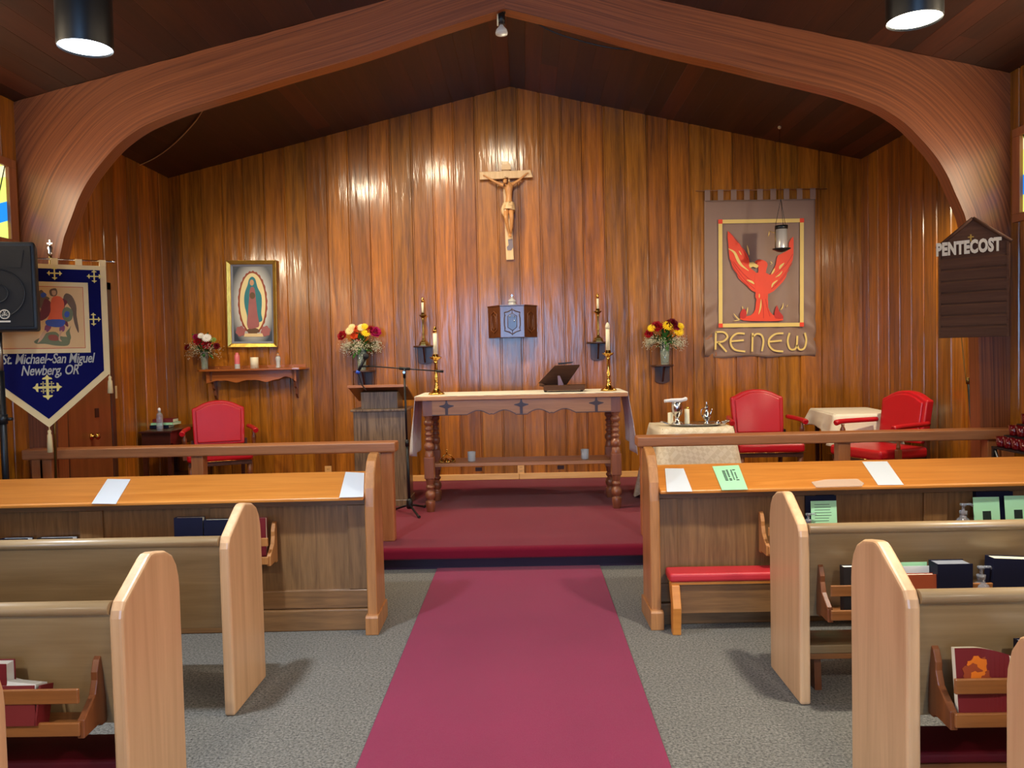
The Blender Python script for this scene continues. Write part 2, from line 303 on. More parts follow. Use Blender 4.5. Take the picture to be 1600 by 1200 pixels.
# ------------------------------------------------------------------ mesh builder
class MB:
    def __init__(s): s.v = []; s.f = []; s.sm = []; s.mi = []; s.tint = []; s.cur = 0; s.T = Matrix.Identity(4); s.uv = None; s.t = 0.5
    def add(s, vs, fs, smooth=False):
        n = len(s.v)
        for v in vs:
            s.v.append(s.T @ Vector(v)); s.tint.append(s.t)
        for f in fs:
            s.f.append([i+n for i in f]); s.sm.append(smooth); s.mi.append(s.cur)
        return s
    def box(s, c, d, R=None):
        x, y, z = d[0]/2, d[1]/2, d[2]/2
        vs = [Vector((a*x, b*y, e*z)) for a in (-1, 1) for b in (-1, 1) for e in (-1, 1)]
        if R is not None: vs = [R @ v for v in vs]
        vs = [v+Vector(c) for v in vs]
        return s.add(vs, [(0, 1, 3, 2), (4, 6, 7, 5), (0, 4, 5, 1), (2, 3, 7, 6), (0, 2, 6, 4), (1, 5, 7, 3)])
    def bb(s, x0, x1, y0, y1, z0, z1):
        return s.box(((x0+x1)/2, (y0+y1)/2, (z0+z1)/2), (abs(x1-x0), abs(y1-y0), abs(z1-z0)))
    def prism(s, pts, w0, w1, ax='xz', smooth=False):
        mp = {'xz': lambda u, v, w: (u, w, v), 'yz': lambda u, v, w: (w, u, v), 'xy': lambda u, v, w: (u, v, w)}[ax]
        n = len(pts)
        vs = [mp(u, v, w0) for u, v in pts]+[mp(u, v, w1) for u, v in pts]
        fs = [tuple(range(n)), tuple(range(2*n-1, n-1, -1))]
        s.add(vs, fs, False); m = len(s.v)-2*n
        for i in range(n):
            j = (i+1) % n
            s.f.append([m+i, m+j, m+n+j, m+n+i]); s.sm.append(smooth); s.mi.append(s.cur)
        return s
    def lathe(s, prof, n=24, c=(0, 0, 0), R=None, cap=True, smooth=True):
        vs = []; fs = []
        for r, z in prof:
            for i in range(n):
                a = 2*PI*i/n; v = Vector((r*math.cos(a), r*math.sin(a), z))
                if R is not None: v = R @ v
                vs.append(v+Vector(c))
        for k in range(len(prof)-1):
            for i in range(n):
                j = (i+1) % n
                fs.append((k*n+i, k*n+j, (k+1)*n+j, (k+1)*n+i))
        s.add(vs, fs, smooth)
        if cap:
            m = len(s.v)-len(vs)
            for k in (0, len(prof)-1):
                if prof[k][0] > 1e-5:
                    s.f.append([m+k*n+i for i in range(n)]); s.sm.append(False); s.mi.append(s.cur)
        return s
    def tube(s, pts, r, n=8, closed=False):
        pts = [Vector(p) for p in pts]; m = len(pts)
        rs = r if isinstance(r, (list, tuple)) else [r]*m
        vs = []; fs = []; up = None
        for i, p in enumerate(pts):
            if closed: t = (pts[(i+1) % m]-pts[i-1]).normalized()
            else: t = (pts[min(i+1, m-1)]-pts[max(i-1, 0)]).normalized()
            if up is None:
                up = Vector((0, 0, 1)) if abs(t.z) < 0.9 else Vector((1, 0, 0))
            a = (up - up.dot(t)*t).normalized(); b = t.cross(a); up = a
            for k in range(n):
                q = 2*PI*k/n
                vs.append(p+rs[i]*(math.cos(q)*a+math.sin(q)*b))
        for i in range(m if closed else m-1):
            i2 = (i+1) % m
            for k in range(n):
                l = (k+1) % n
                fs.append((i*n+k, i*n+l, i2*n+l, i2*n+k))
        s.add(vs, fs, True)
        if not closed:
            o = len(s.v)-len(vs)
            for k in (0, m-1):
                s.f.append([o+k*n+i for i in range(n)]); s.sm.append(False); s.mi.append(s.cur)
        return s
    def ball(s, c, r, n=10, sc=(1, 1, 1), R=None):
        prof = [(max(1e-6, math.sin(PI*k/(n//2+1)))*r, -math.cos(PI*k/(n//2+1))*r) for k in range(n//2+2)]
        vs = []
        S = Matrix.Diagonal(Vector(sc)).to_3x3()
        RR = (R if R is not None else Matrix.Identity(3)) @ S
        return s.lathe(prof, n, c, RR, cap=False)
    def build(s, name, mats, parent=None, bevel=0, seg=2, uv=None, sub=0, solid=0):
        me = bpy.data.meshes.new(name); me.from_pydata([tuple(v) for v in s.v], [], s.f)
        mats = mats if isinstance(mats, (list, tuple)) else [mats]
        for m in mats: me.materials.append(m)
        me.polygons.foreach_set('use_smooth', s.sm); me.polygons.foreach_set('material_index', s.mi)
        if len(set(s.tint)) > 1:
            a = me.attributes.new('tint', 'FLOAT', 'POINT'); a.data.foreach_set('value', s.tint)
        if uv is not None:
            ul = me.uv_layers.new(name='UVMap')
            for li, lp in enumerate(me.loops): ul.data[li].uv = uv[lp.vertex_index]
        bm = bmesh.new(); bm.from_mesh(me); bmesh.ops.recalc_face_normals(bm, faces=bm.faces); bm.to_mesh(me); bm.free()
        me.update()
        o = bpy.data.objects.new(name, me); COL.objects.link(o)
        if parent is not None: o.parent = parent
        if bevel:
            b = o.modifiers.new('b', 'BEVEL'); b.width = bevel; b.segments = seg; b.limit_method = 'ANGLE'; b.angle_limit = math.radians(40)
        if solid:
            q = o.modifiers.new('s', 'SOLIDIFY'); q.thickness = solid; q.offset = 0
        if sub:
            q = o.modifiers.new('d', 'SUBSURF'); q.levels = sub; q.render_levels = sub
        return o
def tag(o, label=None, cat=None, group=None, kind=None):
    if label: o['label'] = label
    if cat: o['category'] = cat
    if group: o['group'] = group
    if kind: o['kind'] = kind
    return o
def thing(name, label, cat, loc=(0, 0, 0), rz=0, group=None):
    o = bpy.data.objects.new(name, None); COL.objects.link(o); o.empty_display_size = 0.1
    o.location = loc; o.rotation_euler = (0, 0, rz)
    return tag(o, label, cat, group)
def struct(o, label=None):
    o['kind'] = 'structure'
    if label: o['label'] = label
    return o
def kids(o): return [c for c in bpy.data.objects if c.parent == o]
def copy_tree(o, parent=None):
    c = o.copy(); COL.objects.link(c); c.parent = parent
    for ch in kids(o): copy_tree(ch, c)
    return c
def text_geo(body, size, extrude=0.001, bold=0.0, shear=0.0, space=1.0, res=3):
    cu = bpy.data.curves.new('t', 'FONT'); cu.body = body; cu.size = size; cu.extrude = extrude; cu.offset = bold; cu.shear = shear
    cu.align_x = 'CENTER'; cu.space_character = space; cu.resolution_u = res
    o = bpy.data.objects.new('t', cu); COL.objects.link(o)
    dg = bpy.context.evaluated_depsgraph_get(); dg.update()
    me = o.evaluated_get(dg).to_mesh()
    vs = [v.co.copy() for v in me.vertices]; fs = [tuple(p.vertices) for p in me.polygons]
    bpy.data.objects.remove(o); bpy.data.curves.remove(cu)
    return vs, fs
XZ = Matrix(((1, 0, 0, 0), (0, 0, -1, 0), (0, 1, 0, 0), (0, 0, 0, 1)))   # a drawing in x, y stood up facing -Y
def smooth_line(pts, k=6, closed=False):
    out = []; n = len(pts)
    P = [Vector(p) for p in pts]
    rng = range(n) if closed else range(n-1)
    for i in rng:
        if closed: p0, p1, p2, p3 = P[i-1], P[i], P[(i+1) % n], P[(i+2) % n]
        else: p0, p1, p2, p3 = P[max(i-1, 0)], P[i], P[i+1], P[min(i+2, n-1)]
        for j in range(k):
            t = j/k
            out.append(0.5*((2*p1)+(-p0+p2)*t+(2*p0-5*p1+4*p2-p3)*t*t+(-p0+3*p1-3*p2+p3)*t**3))
    if not closed: out.append(P[-1])
    return out
def stroke(mb, pts, w, y0, y1, taper=None):
    """a flat stitched line in x, z with its own small thickness in y"""
    P = [Vector((p[0], p[1])) for p in pts]; L_, R_ = [], []
    for i, p in enumerate(P):
        t = (P[min(i+1, len(P)-1)]-P[max(i-1, 0)]).normalized(); n = Vector((-t.y, t.x))
        ww = (taper[i] if taper else w)/2
        L_.append(p+n*ww); R_.append(p-n*ww)
    for i in range(len(P)-1):
        q = [L_[i], L_[i+1], R_[i+1], R_[i]]
        mb.prism([(a.x, a.y) for a in q], y0, y1, 'xz')
# ================================================================== the room
XW, YB, YR = 3.69, 8.45, -6.0            # half width, end wall, rear wall
EAVE, PEAK = 3.48, 4.343
SL = (PEAK-EAVE)/XW
def roof_z(x): return PEAK-SL*abs(x)
mb = MB(); mb.bb(-XW, XW, YR, 5.6, -0.1, 0); struct(mb.build('floor', M['floor']))
# raised sanctuary floor with a rounded carpet nosing
mb = MB()
nose = [(8.45, 0.0), (8.45, 0.17)] + [(5.47+0.035-0.035*math.sin(a), 0.135+0.035*math.cos(a)) for a in [0, .3, .6, .9, 1.2, PI/2]] + [(5.47, 0.085+0.01), (5.48, 0.085), (5.56, 0.082), (5.56, 0.0)]
mb.prism(nose, -XW, XW, 'yz', smooth=True); o = mb.build('floor_platform', M['maroon']); struct(o, 'maroon carpeted sanctuary platform one step above the nave floor')
o.modifiers.new('e', 'EDGE_SPLIT').split_angle = math.radians(35)
mb = MB(); mb.bb(-XW, XW, 5.545, 5.575, 0.0, 0.083); struct(mb.build('trim_1', M['kick']), 'dark riser under the platform nosing')
mb = MB(); mb.bb(0.01-0.578, 0.01+0.578, -5.5, 5.542, 0.0005, 0.008)
tag(mb.build('aisle_runner', M['runner'], bevel=0.003), 'long rose red carpet runner down the centre aisle', 'rug')

def plank_wall(name, u0, u1, place, zlo, zhi, pitch=0.227, off=0.0, holes=(), label=None, mat='wall'):
    """vertical boards; place(u, d) -> x, y with d metres into the room"""
    mb = MB(); rnd = random.Random(sum(ord(ch) for ch in name))
    k0 = math.floor((u0-off)/pitch); k1 = math.ceil((u1-off)/pitch)
    for k in range(k0, k1):
        a, b = max(u0, off+k*pitch), min(u1, off+(k+1)*pitch)
        if b-a < 0.004: continue
        t = rnd.random()
        if rnd.random() < 0.25: t = min(1, max(0, t*0.4+rnd.choice([0, 0.6])))
        cuts = sorted({a, b} | {h for hh in holes for h in hh[:2] if a < h < b} | ({0.0} if a < 0 < b and name in ('wall_back', 'wall_rear') else set()))
        for i in range(len(cuts)-1):
            p, q = cuts[i], cuts[i+1]
            segs = [(zlo, None)]
            for (h0, h1, z0, z1) in holes:
                if (p+q)/2 > h0 and (p+q)/2 < h1: segs = [(zlo, z0), (z1, None)]
            for (s0, s1) in segs:
                mb.t = t
                if s0 is not None and s0 == zlo and s1 is None and zlo >= 99: continue
                g = 0.013
                pl = 0.0 if i > 0 else g; pr = 0.0 if i < len(cuts)-2 else g
                prof = [(p, -0.06), (p, 0.0 if pl else 0.014), (p+pl*0.5, 0.0 if pl else 0.014), (p+pl, 0.014), (q-pr, 0.014), (q-pr*0.5, 0.0 if pr else 0.014), (q, 0.0 if pr else 0.014), (q, -0.06)]
                n = len(prof); vs = []
                for top in (0, 1):
                    for (u, d) in prof:
                        x, y = place(u, d); z = s0 if not top else (s1 if s1 is not None else zhi(u)+0.03)
                        vs.append((x, y, z))
                fs = [tuple(range(n)), tuple(range(2*n-1, n-1, -1))]+[(j, (j+1) % n, n+(j+1) % n, n+j) for j in range(n)]
                mb.add(vs, fs)
    return struct(mb.build(name, M[mat]), label)
offx = at(813, 400, YB).x
plank_wall('wall_back', -XW, XW, lambda u, d: (u, YB-d), 0.0, roof_z, off=offx, label='end wall of varnished vertical boards')
HL = [(3.75, 5.76, 2.44, 2.98), (1.2, 3.2, 2.44, 2.98), (-1.5, 0.5, 2.44, 2.98), (6.38, 7.10, 0.0, 2.2)]
HR = [(3.75, 5.745, 2.44, 3.0), (1.2, 3.2, 2.44, 3.0), (-1.5, 0.5, 2.44, 3.0)]
plank_wall('wall_left', YR, YB, lambda u, d: (-XW+d, u), 0.0, lambda u: EAVE, off=0.03, holes=HL, label='left wall of vertical boards')
plank_wall('wall_right', YR, YB, lambda u, d: (XW-d, u), 0.0, lambda u: EAVE, off=0.10, holes=HR, label='right wall of vertical boards')
HB = [(-3.1, 2.3, 0.8, 3.1)]
plank_wall('wall_rear', -XW, XW, lambda u, d: (u, YR+d), 0.0, roof_z, off=0.0, holes=HB, label='rear wall of vertical boards')
# ceiling: dark boards running the length of the room on both slopes
mb = MB(); rnd = random.Random(5)
for s in (-1, 1):
    x = 0.0
    while x < XW:
        w = 0.155; x2 = min(XW+0.02, x+w); mb.t = rnd.random()*0.7
        if rnd.random() < 0.16: mb.t = 1.0
        cut = YR; 
        ys = [YR]
        while ys[-1] < YB: ys.append(min(YB, ys[-1]+rnd.uniform(1.6, 4.2)))
        for a, b in zip(ys, ys[1:]):
            mb.t = 0.15+rnd.random()*0.35 if rnd.random() > 0.12 else 0.95
            g = 0.003
            pr = [(x, roof_z(x)+0.06), (x, roof_z(x)+0.0015), (x+g, roof_z(x)-SL*g), (x2-g, roof_z(x2)+SL*g), (x2, roof_z(x2)+0.0015), (x2, roof_z(x2)+0.06)]
            mb.prism([(s*u, v) for u, v in pr], a, b, 'xz')
        x = x2
struct(mb.build('ceiling', M['ceil']), 'gabled ceiling of dark boards')
# pale baseboard in the sanctuary
mb = MB()
for a, b in ((-XW+0.01, -0.0), (0.002, XW-0.01)): mb.bb(a, b, YB-0.035, YB-0.01, 0.17, 0.235)
struct(mb.build('baseboard_back', M['base'], bevel=0.006))
mb = MB(); mb.bb(-XW+0.01, -XW+0.03, 7.2, YB-0.03, 0.17, 0.235); struct(mb.build('baseboard_left', M['base'], bevel=0.005))
mb = MB(); mb.bb(XW-0.03, XW-0.01, 6.1, YB-0.03, 0.17, 0.235); struct(mb.build('baseboard_right', M['base'], bevel=0.005))

# laminated arch
YA = 5.88
rt = [(800, 13), (887, 38), (1012, 73), (1135, 101), (1200, 117), (1300, 141), (1350, 157), (1380, 170), (1412, 191), (1437, 215), (1462, 244), (1480, 273), (1492, 300), (1503, 325), (1510, 345)]
inner = []
for px, py in rt:
    p = at(px, py, YA); inner.append((p.x, p.z))
inner[0] = (0.0, inner[0][1])
inner += [(3.425, 2.1), (3.44, 1.6), (3.455, 1.0), (3.46, 0.5), (3.46, 0.0)]
inn = [(v.x, v.y) for v in smooth_line([Vector((a, b)) for a, b in inner], 4)]
def outer_hit(p, n):
    # from p along the outward normal to the roof line or the wall line
    best = 9
    for k in range(1, 400):
        q = (p[0]+n[0]*k*0.005, p[1]+n[1]*k*0.005)
        if q[0] >= XW-0.012 or q[1] >= roof_z(q[0])-0.004: return q, k*0.005
    return q, 2
vs = []; uv = []; L_ = 0
rows = []
for i, p in enumerate(inn):
    a = inn[max(i-1, 0)]; b = inn[min(i+1, len(inn)-1)]
    t = Vector((b[0]-a[0], b[1]-a[1])).normalized(); n = (-t.y, t.x)
    if n[0] < 0 and i > 3: n = (-n[0], -n[1])
    if n[1] < 0 and i <= 3: n = (-n[0], -n[1])
    if i == 0: n = (0, 1)
    q, dist = outer_hit(p, n)
    if i > 0: L_ += math.hypot(p[0]-inn[i-1][0], p[1]-inn[i-1][1])
    rows.append((p, q, dist, L_))
mb = MB(); uvs = []
for s in (-1, 1):
    base = []
    for (p, q, dist, l) in rows:
        for fy in (YA, YA+0.13):
            for k in range(7):
                f = k/6
                base.append((s*(p[0]+(q[0]-p[0])*f), fy, p[1]+(q[1]-p[1])*f)); uvs.append((l*1.0+5*s, dist*f+ (0.0 if fy == YA else 0.3)))
    fs = []; n = len(rows)
    for i in range(n-1):
        o0, o1 = i*14, (i+1)*14
        for k in range(6):
            fs.append((o0+k, o0+k+1, o1+k+1, o1+k)); fs.append((o0+7+k, o1+7+k, o1+8+k, o0+8+k))
        fs.append((o0, o1, o1+7, o0+7)); fs.append((o0+6, o0+13, o1+13, o1+6))
    e = (n-1)*14; fs.append(tuple([e+k for k in range(7)]+[e+13-k for k in range(7)]))
    mb.add(base, fs)
struct(mb.build('arch_beam', M['arch'], uv=uvs), 'curved laminated timber arch spanning the room')
# haunch corner fillers seen as a seam: short blocks between arch curve and eave
# windows
def side_window(n, s, y0, y1, z0, z1):
    X = s*(XW+0.005)
    fr = MB(); w = 0.05
    for (a, b, c, d) in ((y0-0.05, y1+0.085, z1-0.005, z1+0.055), (y0-0.05, y1+0.085, z0-0.055, z0+0.005), (y0-0.05, y0+0.01, z0, z1), (y1-0.002, y1+0.085, z0+0.005, z1-0.005)):
        fr.bb(s*(XW-0.034), s*(XW+0.055), a, b, c, d)
    root = fr.build('window_%d' % n, M['railz'], bevel=0.004); struct(root)
    ys = y1-0.42
    p = MB(); p.bb(s*(XW-0.008), s*(XW-0.002), ys, y1, z0, z1); p.build('stained_glass', M['stain'], root)
    p = MB(); p.bb(s*(XW-0.008), s*(XW-0.002), y0, ys, z0, z1); p.build('added_glow_pane', M['addedglow'], root)  # unseen stretch: added bright pane replaces stained glass to light the arch
    l = MB()
    for k in range(1, 5):
        yy = y0+(y1-y0)*k/5; l.bb(s*(XW-0.014), s*(XW-0.006), yy-0.004, yy+0.004, z0, z1)
    yy = y1-0.11
    l.tube([(s*(XW-0.012), y1-0.01, z1), (s*(XW-0.012), y1-0.10, z1-0.25)], 0.004, 6)
    l.build('leading', M['black'], root)
for i, (a, b, c, d) in enumerate(HL[:3]): side_window(1+i, -1, a, b, c, d)
for i, (a, b, c, d) in enumerate(HR[:3]): side_window(4+i, 1, a, b, c, d)
fr = MB()
for x in (-3.1, -1.75, -0.4, 0.95, 2.3): fr.bb(x-0.04, x+0.04, YR-0.06, YR+0.03, 0.78, 3.12)
for z in (0.8, 3.1): fr.bb(-3.14, 2.34, YR-0.06, YR+0.03, z-0.04, z+0.04)
root = struct(fr.build('window_7', M['railz'], bevel=0.004))
for a_, b_, mt_ in ((-3.1, -1.75, 'rearpane'), (-1.75, 0.95, 'rearpane2'), (0.95, 2.3, 'rearpane')):
    p = MB(); p.bb(a_, b_, YR-0.03, YR-0.024, 0.8, 3.1); p.build('window_pane', M[mt_], root)
# door in the left wall of the sanctuary
d = MB(); d.bb(-XW-0.02, -XW+0.02, 6.38, 7.06, 0.17, 2.18); dr = struct(d.build('door_1', M['door'], bevel=0.003))
f = MB(); f.bb(-XW-0.02, -XW+0.03, 7.06, 7.13, 0.17, 2.25); f.bb(-XW-0.02, -XW+0.03, 6.33, 6.38, 0.17, 2.25); f.bb(-XW-0.02, -XW+0.03, 6.33, 7.13, 2.18, 2.25)
f.build('door_frame', M['dkwood'], dr, bevel=0.004)
k = MB(); kp = atx(143, 682, -XW+0.02)
R = Matrix.Rotation(PI/2, 3, 'Y')
k.lathe([(0.03, 0.0), (0.03, 0.008), (0.011, 0.012), (0.011, 0.035), (0.026, 0.045), (0.03, 0.058), (0.02, 0.07), (0.001, 0.073)], 20, kp, R)
tag(k.build('door_knob', M['brass'], dr), 'brass knob')
k = MB(); lp = atx(151, 645, -XW+0.02); k.bb(lp.x, lp.x+0.006, lp.y-0.03, lp.y+0.03, lp.z-0.04, lp.z+0.04); k.build('lock_plate', M['switchb'], dr)
# ================================================================== pendant lamps
for i, (x, y, z, c) in enumerate(PENDANTS):
    lab = ['black cylinder pendant lamp with bluish white light, over the left pews', 'black cylinder pendant lamp with warm white light, over the right pews',
           'black cylinder pendant lamp over the middle of the left pews, behind the viewer', 'black cylinder pendant lamp over the middle of the right pews, behind the viewer',
           'black cylinder pendant lamp nearest the rear wall on the left', 'black cylinder pendant lamp nearest the rear wall on the right'][i]
    t = thing('pendant_lamp', lab, 'pendant lamp', (x, y, z), 0, 'black cylinder pendant lamps')
    m = MB(); m.lathe([(0.098, -0.008), (0.101, 0.0), (0.101, 0.42), (0.09, 0.43), (0.012, 0.43)], 40, cap=False); m.lathe([(0.098, -0.008), (0.094, 0.0), (0.094, 0.06)], 40, cap=False); m.build('lamp_housing', M['black'], t)
    m = MB(); m.lathe([(0.0001, 0.0), (0.094, 0.0)], 40, cap=False); m.build('lens', M['lampcool' if i == 0 else 'lampwarm'], t)
    m = MB(); m.tube([(0, 0, 0.43), (0, 0, roof_z(x)-z-0.005)], 0.012, 10); m.build('rod', M['black'], t)
    m = MB(); m.lathe([(0.06, 0), (0.06, 0.02)], 24, (0, 0, roof_z(x)-z-0.02)); m.build('ceiling_plate', M['black'], t)
for (x, y, z, k) in ARCH_SPOTS:
    t = thing('arch_spotlight', 'small spotlight on the back face of the arch, hidden from the pews', 'spotlight', (x, y, z), 0, 'spotlights behind the arch')
    m = MB(); R = Matrix.Rotation(math.radians(-60), 3, 'X')
    m.lathe([(0.03, -0.10), (0.045, -0.09), (0.05, -0.02), (0.052, -0.02)], 20, (0, -0.06, 0.03), Matrix.Rotation(math.radians(-115), 3, 'X')); m.build('lamp_can', M['black'], t)
    m = MB(); m.tube([(0, -0.06, 0.05), (0, -0.17, 0.07)], 0.012, 8); m.build('bracket', M['black'], t)

# ================================================================== pews
PH = 0.875
def pew_end_profile():
    # (distance forward from the near edge, height)
    base = [(0.0, 0.0), (0.0, 0.74), (0.012, 0.79), (0.045, 0.83)]
    top = [(0.125, 0.865), (0.155, 0.874), (0.18, 0.873)]
    far = [(0.30, 0.85), (0.36, 0.825), (0.395, 0.79), (0.41, 0.74), (0.41, 0.0)]
    # chamfer rising forward
    return [(0.0, 0.0), (0.0, 0.72), (0.006, 0.745), (0.022, 0.77), (0.185, 0.866), (0.205, 0.874), (0.23, 0.874), (0.31, 0.858), (0.362, 0.83), (0.392, 0.79), (0.408, 0.74), (0.412, 0.70), (0.412, 0.0)]
def hymnal_rack(t, xa, xb, y, z0, out=-1, mats=('rack', 'rackz')):
    """book rack on the near face (out=-1 is towards the pews behind) between xa and xb"""
    r = MB(); D = 0.125
    # bottom board, lower slat, upper slat
    r.bb(xa, xb, y-D, y, z0+0.005, z0+0.02)
    rk = r.build('book_rack', M[mats[0]], t, bevel=0.002)
    for zz, h in ((z0+0.02, 0.042), (z0+0.105, 0.045)):
        s = MB(); s.bb(xa, xb, y-D-0.012, y-D, zz-0.015 if zz < z0+0.05 else zz, zz+h-0.015 if zz < z0+0.05 else zz+h); s.build('slat', M[mats[0]], rk, bevel=0.003)
    for xx in (xa, xb):
        p = [(0, z0-0.012), (-0.03, z0-0.012), (-0.042, z0+0.0), (-D-0.005, z0-0.005), (-D-0.002, z0+0.05), (-0.10, z0+0.07), (-0.06, z0+0.10), (-0.045, z0+0.14), (-0.045, z0+0.165), (-0.03, z0+0.2), (-0.012, z0+0.215), (0, z0+0.212)]
        s = MB(); s.prism([(y+a, b) for a, b in p], xx-0.011, xx+0.011, 'yz'); s.build('rack_bracket', M[mats[1]], rk, bevel=0.003)
def make_pew(side, y, label, rack, shift=0.0, kneel=True):
    """side -1 left of the aisle, +1 right; y = near edge of the pew end"""
    xe = 1.18+shift if side < 0 else 1.225+shift
    t = thing('pew', label, 'pew', (0, y, 0), 0, 'wooden pews')
    sx = lambda v: side*v
    for xx, far in ((xe, 0), (3.60, 1)):
        m = MB(); pr = pew_end_profile()
        a, b = sorted((sx(xx), sx(xx+0.045))); m.prism(pr, a, b, 'yz')
        m.build('end_panel', M['pewend'], t, bevel=0.012, seg=3)
        if not far:
            g = MB()
            ip = [(0.045 + (u-0.045)*1.0 if False else max(0.035, min(0.385, u)), v) for u, v in pr]
    xa, xb = sorted((sx(xe+0.045), sx(3.60)))
    # leaning back board between the ends
    m = MB(); m.prism([(0.014, 0.735), (0.044, 0.735), (0.095, 0.36), (0.068, 0.36)], xa, xb, 'yz'); m.build('backrest', M['pewback'], t, bevel=0.003)
    m = MB(); cx = [(0.022+0.024*math.cos(q)*1.2, 0.75+0.022*math.sin(q)) for q in [2*PI*k/14 for k in range(14)]]
    m.prism(cx, xa, xb, 'yz', smooth=True); m.build('top_rail', M['pewback'], t)
    m = MB(); m.prism([(0.075, 0.425), (0.44, 0.44), (0.455, 0.43), (0.455, 0.41), (0.08, 0.395)], xa, xb, 'yz'); m.build('seat', M['pewback'], t, bevel=0.004)
    m = MB(); m.bb(xa, xb, 0.41, 0.43, 0.30, 0.405); m.build('seat_rail', M['pewback'], t)
    if rack:
        hymnal_rack(t, rack[0], rack[1], 0.055, 0.385)
    if kneel:
        k = MB(); ka, kb = sorted((sx(xe+0.07), sx(3.5)))
        k.bb(ka, kb, 0.12, 0.30, 0.15, 0.175); kn = k.build('kneeler', M['rack'], t, bevel=0.003)
        k = MB(); k.bb(ka, kb, 0.115, 0.305, 0.176, 0.215)
        if kneel == 'wood': k.build('kneeler_pad', M['pewback'], kn, bevel=0.006)
        else: tag(k.build('kneeler_pad', M['maropad'], kn, bevel=0.014, seg=3), 'maroon padded top')
        for q in range(3):
            xq = ka+0.06+(kb-ka-0.12)*q/2; k = MB(); k.prism([(0.15, 0.0), (0.21, 0.0), (0.25, 0.15), (0.16, 0.15)], xq-0.015, xq+0.015, 'yz'); k.build('kneeler_leg', M['rackz'], kn)
    return t
def rx(px, py, Y): return at(px, py, Y).x
YL = [3.28, 2.40, 1.44]; YRR = [3.30, 2.37, 1.47]
rkL = (rx(146, 1100, 2.4)-0.85, rx(146, 1100, 2.4))
make_pew(-1, YL[0], 'pale wooden pew left of the aisle, right behind the front screen', None, kneel=False)
make_pew(-1, YL[1], 'pale wooden pew left of the aisle with books in its low rack, second row', (-2.35, rkL[1]))
make_pew(-1, YL[2], 'pale wooden pew at the left edge, only a sliver of its end showing', None)
make_pew(1, YRR[0], 'pale wooden pew right of the aisle holding the row of thick navy hymnals', (rx(1287, 920, 3.3), 3.3), kneel='wood')
make_pew(1, YRR[1], 'pale wooden pew right of the aisle with the orange leaf booklet in its rack', (rx(1462, 1060, 2.4), 3.2))
make_pew(1, YRR[2], 'pale wooden pew in the bottom right corner, only the edge of its end showing', None)

# ================================================================== front screens (desk, panel, rack)
def make_screen(side):
    lab = 'oak front screen with sloping desk top and panelled back, %s of the aisle' % ('left' if side < 0 else 'right')
    t = thing('front_screen', lab, 'pew screen', (side*0.75, 4.24, 0), 0, 'oak front screens')
    s = side; X = lambda v: s*v           # v = distance outward from the aisle end
    def bbx(m, a, b, *r): a, b = sorted((X(a), X(b))); return m.bb(a, b, *r)
    # end panel: front edge upright to the desk, then curving back to the top
    pr = [(0.02, 0.0), (0.02, 0.70), (0.03, 0.80), (0.06, 0.88), (0.11, 0.94), (0.17, 0.972), (0.22, 0.976), (0.25, 0.95), (0.26, 0.88), (0.275, 0.5), (0.29, 0.0)]
    a, b = sorted((X(0.0), X(0.055)))
    m = MB(); m.prism(pr, a, b, 'yz'); m.build('end_panel', M['oakend'], t, bevel=0.008, seg=3)
    a, b = sorted((X(-0.008), X(0.063)))
    m = MB(); m.prism([(-0.012, 0.0), (-0.012, 0.095), (0.0, 0.105), (0.30, 0.105), (0.31, 0.095), (0.31, 0.0)], a, b, 'yz'); m.build('end_plinth', M['oakend'], t, bevel=0.004)
    L = 2.86
    # sloping desk top
    a, b = sorted((X(0.056), X(L)))
    m = MB(); m.prism([(-0.005, 0.742), (-0.008, 0.757), (0.0, 0.763), (0.335, 0.853), (0.342, 0.84), (0.34, 0.83), (0.02, 0.742)], a, b, 'yz'); m.build('desk_top', M['desk'], t, bevel=0.003)
    # panelled back: rails, stiles, recessed panels
    m = MB(); bbx(m, 0.056, L, 0.115, 0.135, 0.03, 0.76); m.build('back_panel', M['oak'], t)
    m = MB(); bbx(m, 0.056, L, 0.095, 0.116, 0.70, 0.765); m.build('frame_rail', M['oakx'], t, bevel=0.002)
    m = MB(); bbx(m, 0.056, L, 0.095, 0.116, 0.12, 0.225); m.build('frame_rail', M['oakx'], t, bevel=0.006)
    m = MB(); bbx(m, 0.056, L, 0.075, 0.118, 0.0, 0.118); m.build('plinth_board', M['oakx'], t, bevel=0.006)
    for v in (0.056, 0.80, 1.53, 2.26): m = MB(); bbx(m, v, v+(0.13 if v > 0.1 else 0.11), 0.095, 0.116, 0.226, 0.699); m.build('frame_stile', M['oak'], t, bevel=0.003)
    return t, bbx
SL_, bbl = make_screen(-1); SR_, bbr = make_screen(1)
SL_.rotation_euler.z = math.radians(0.9); SR_.rotation_euler.z = math.radians(0.9)
hymnal_rack(SL_, -2.5, rx(423, 850, 4.24)+0.75, 0.095, 0.405, mats=('oakend', 'oakend'))
hymnal_rack(SR_, rx(1198, 850, 4.24)-0.75, 2.45, 0.095, 0.405, mats=('oakend', 'oakend'))
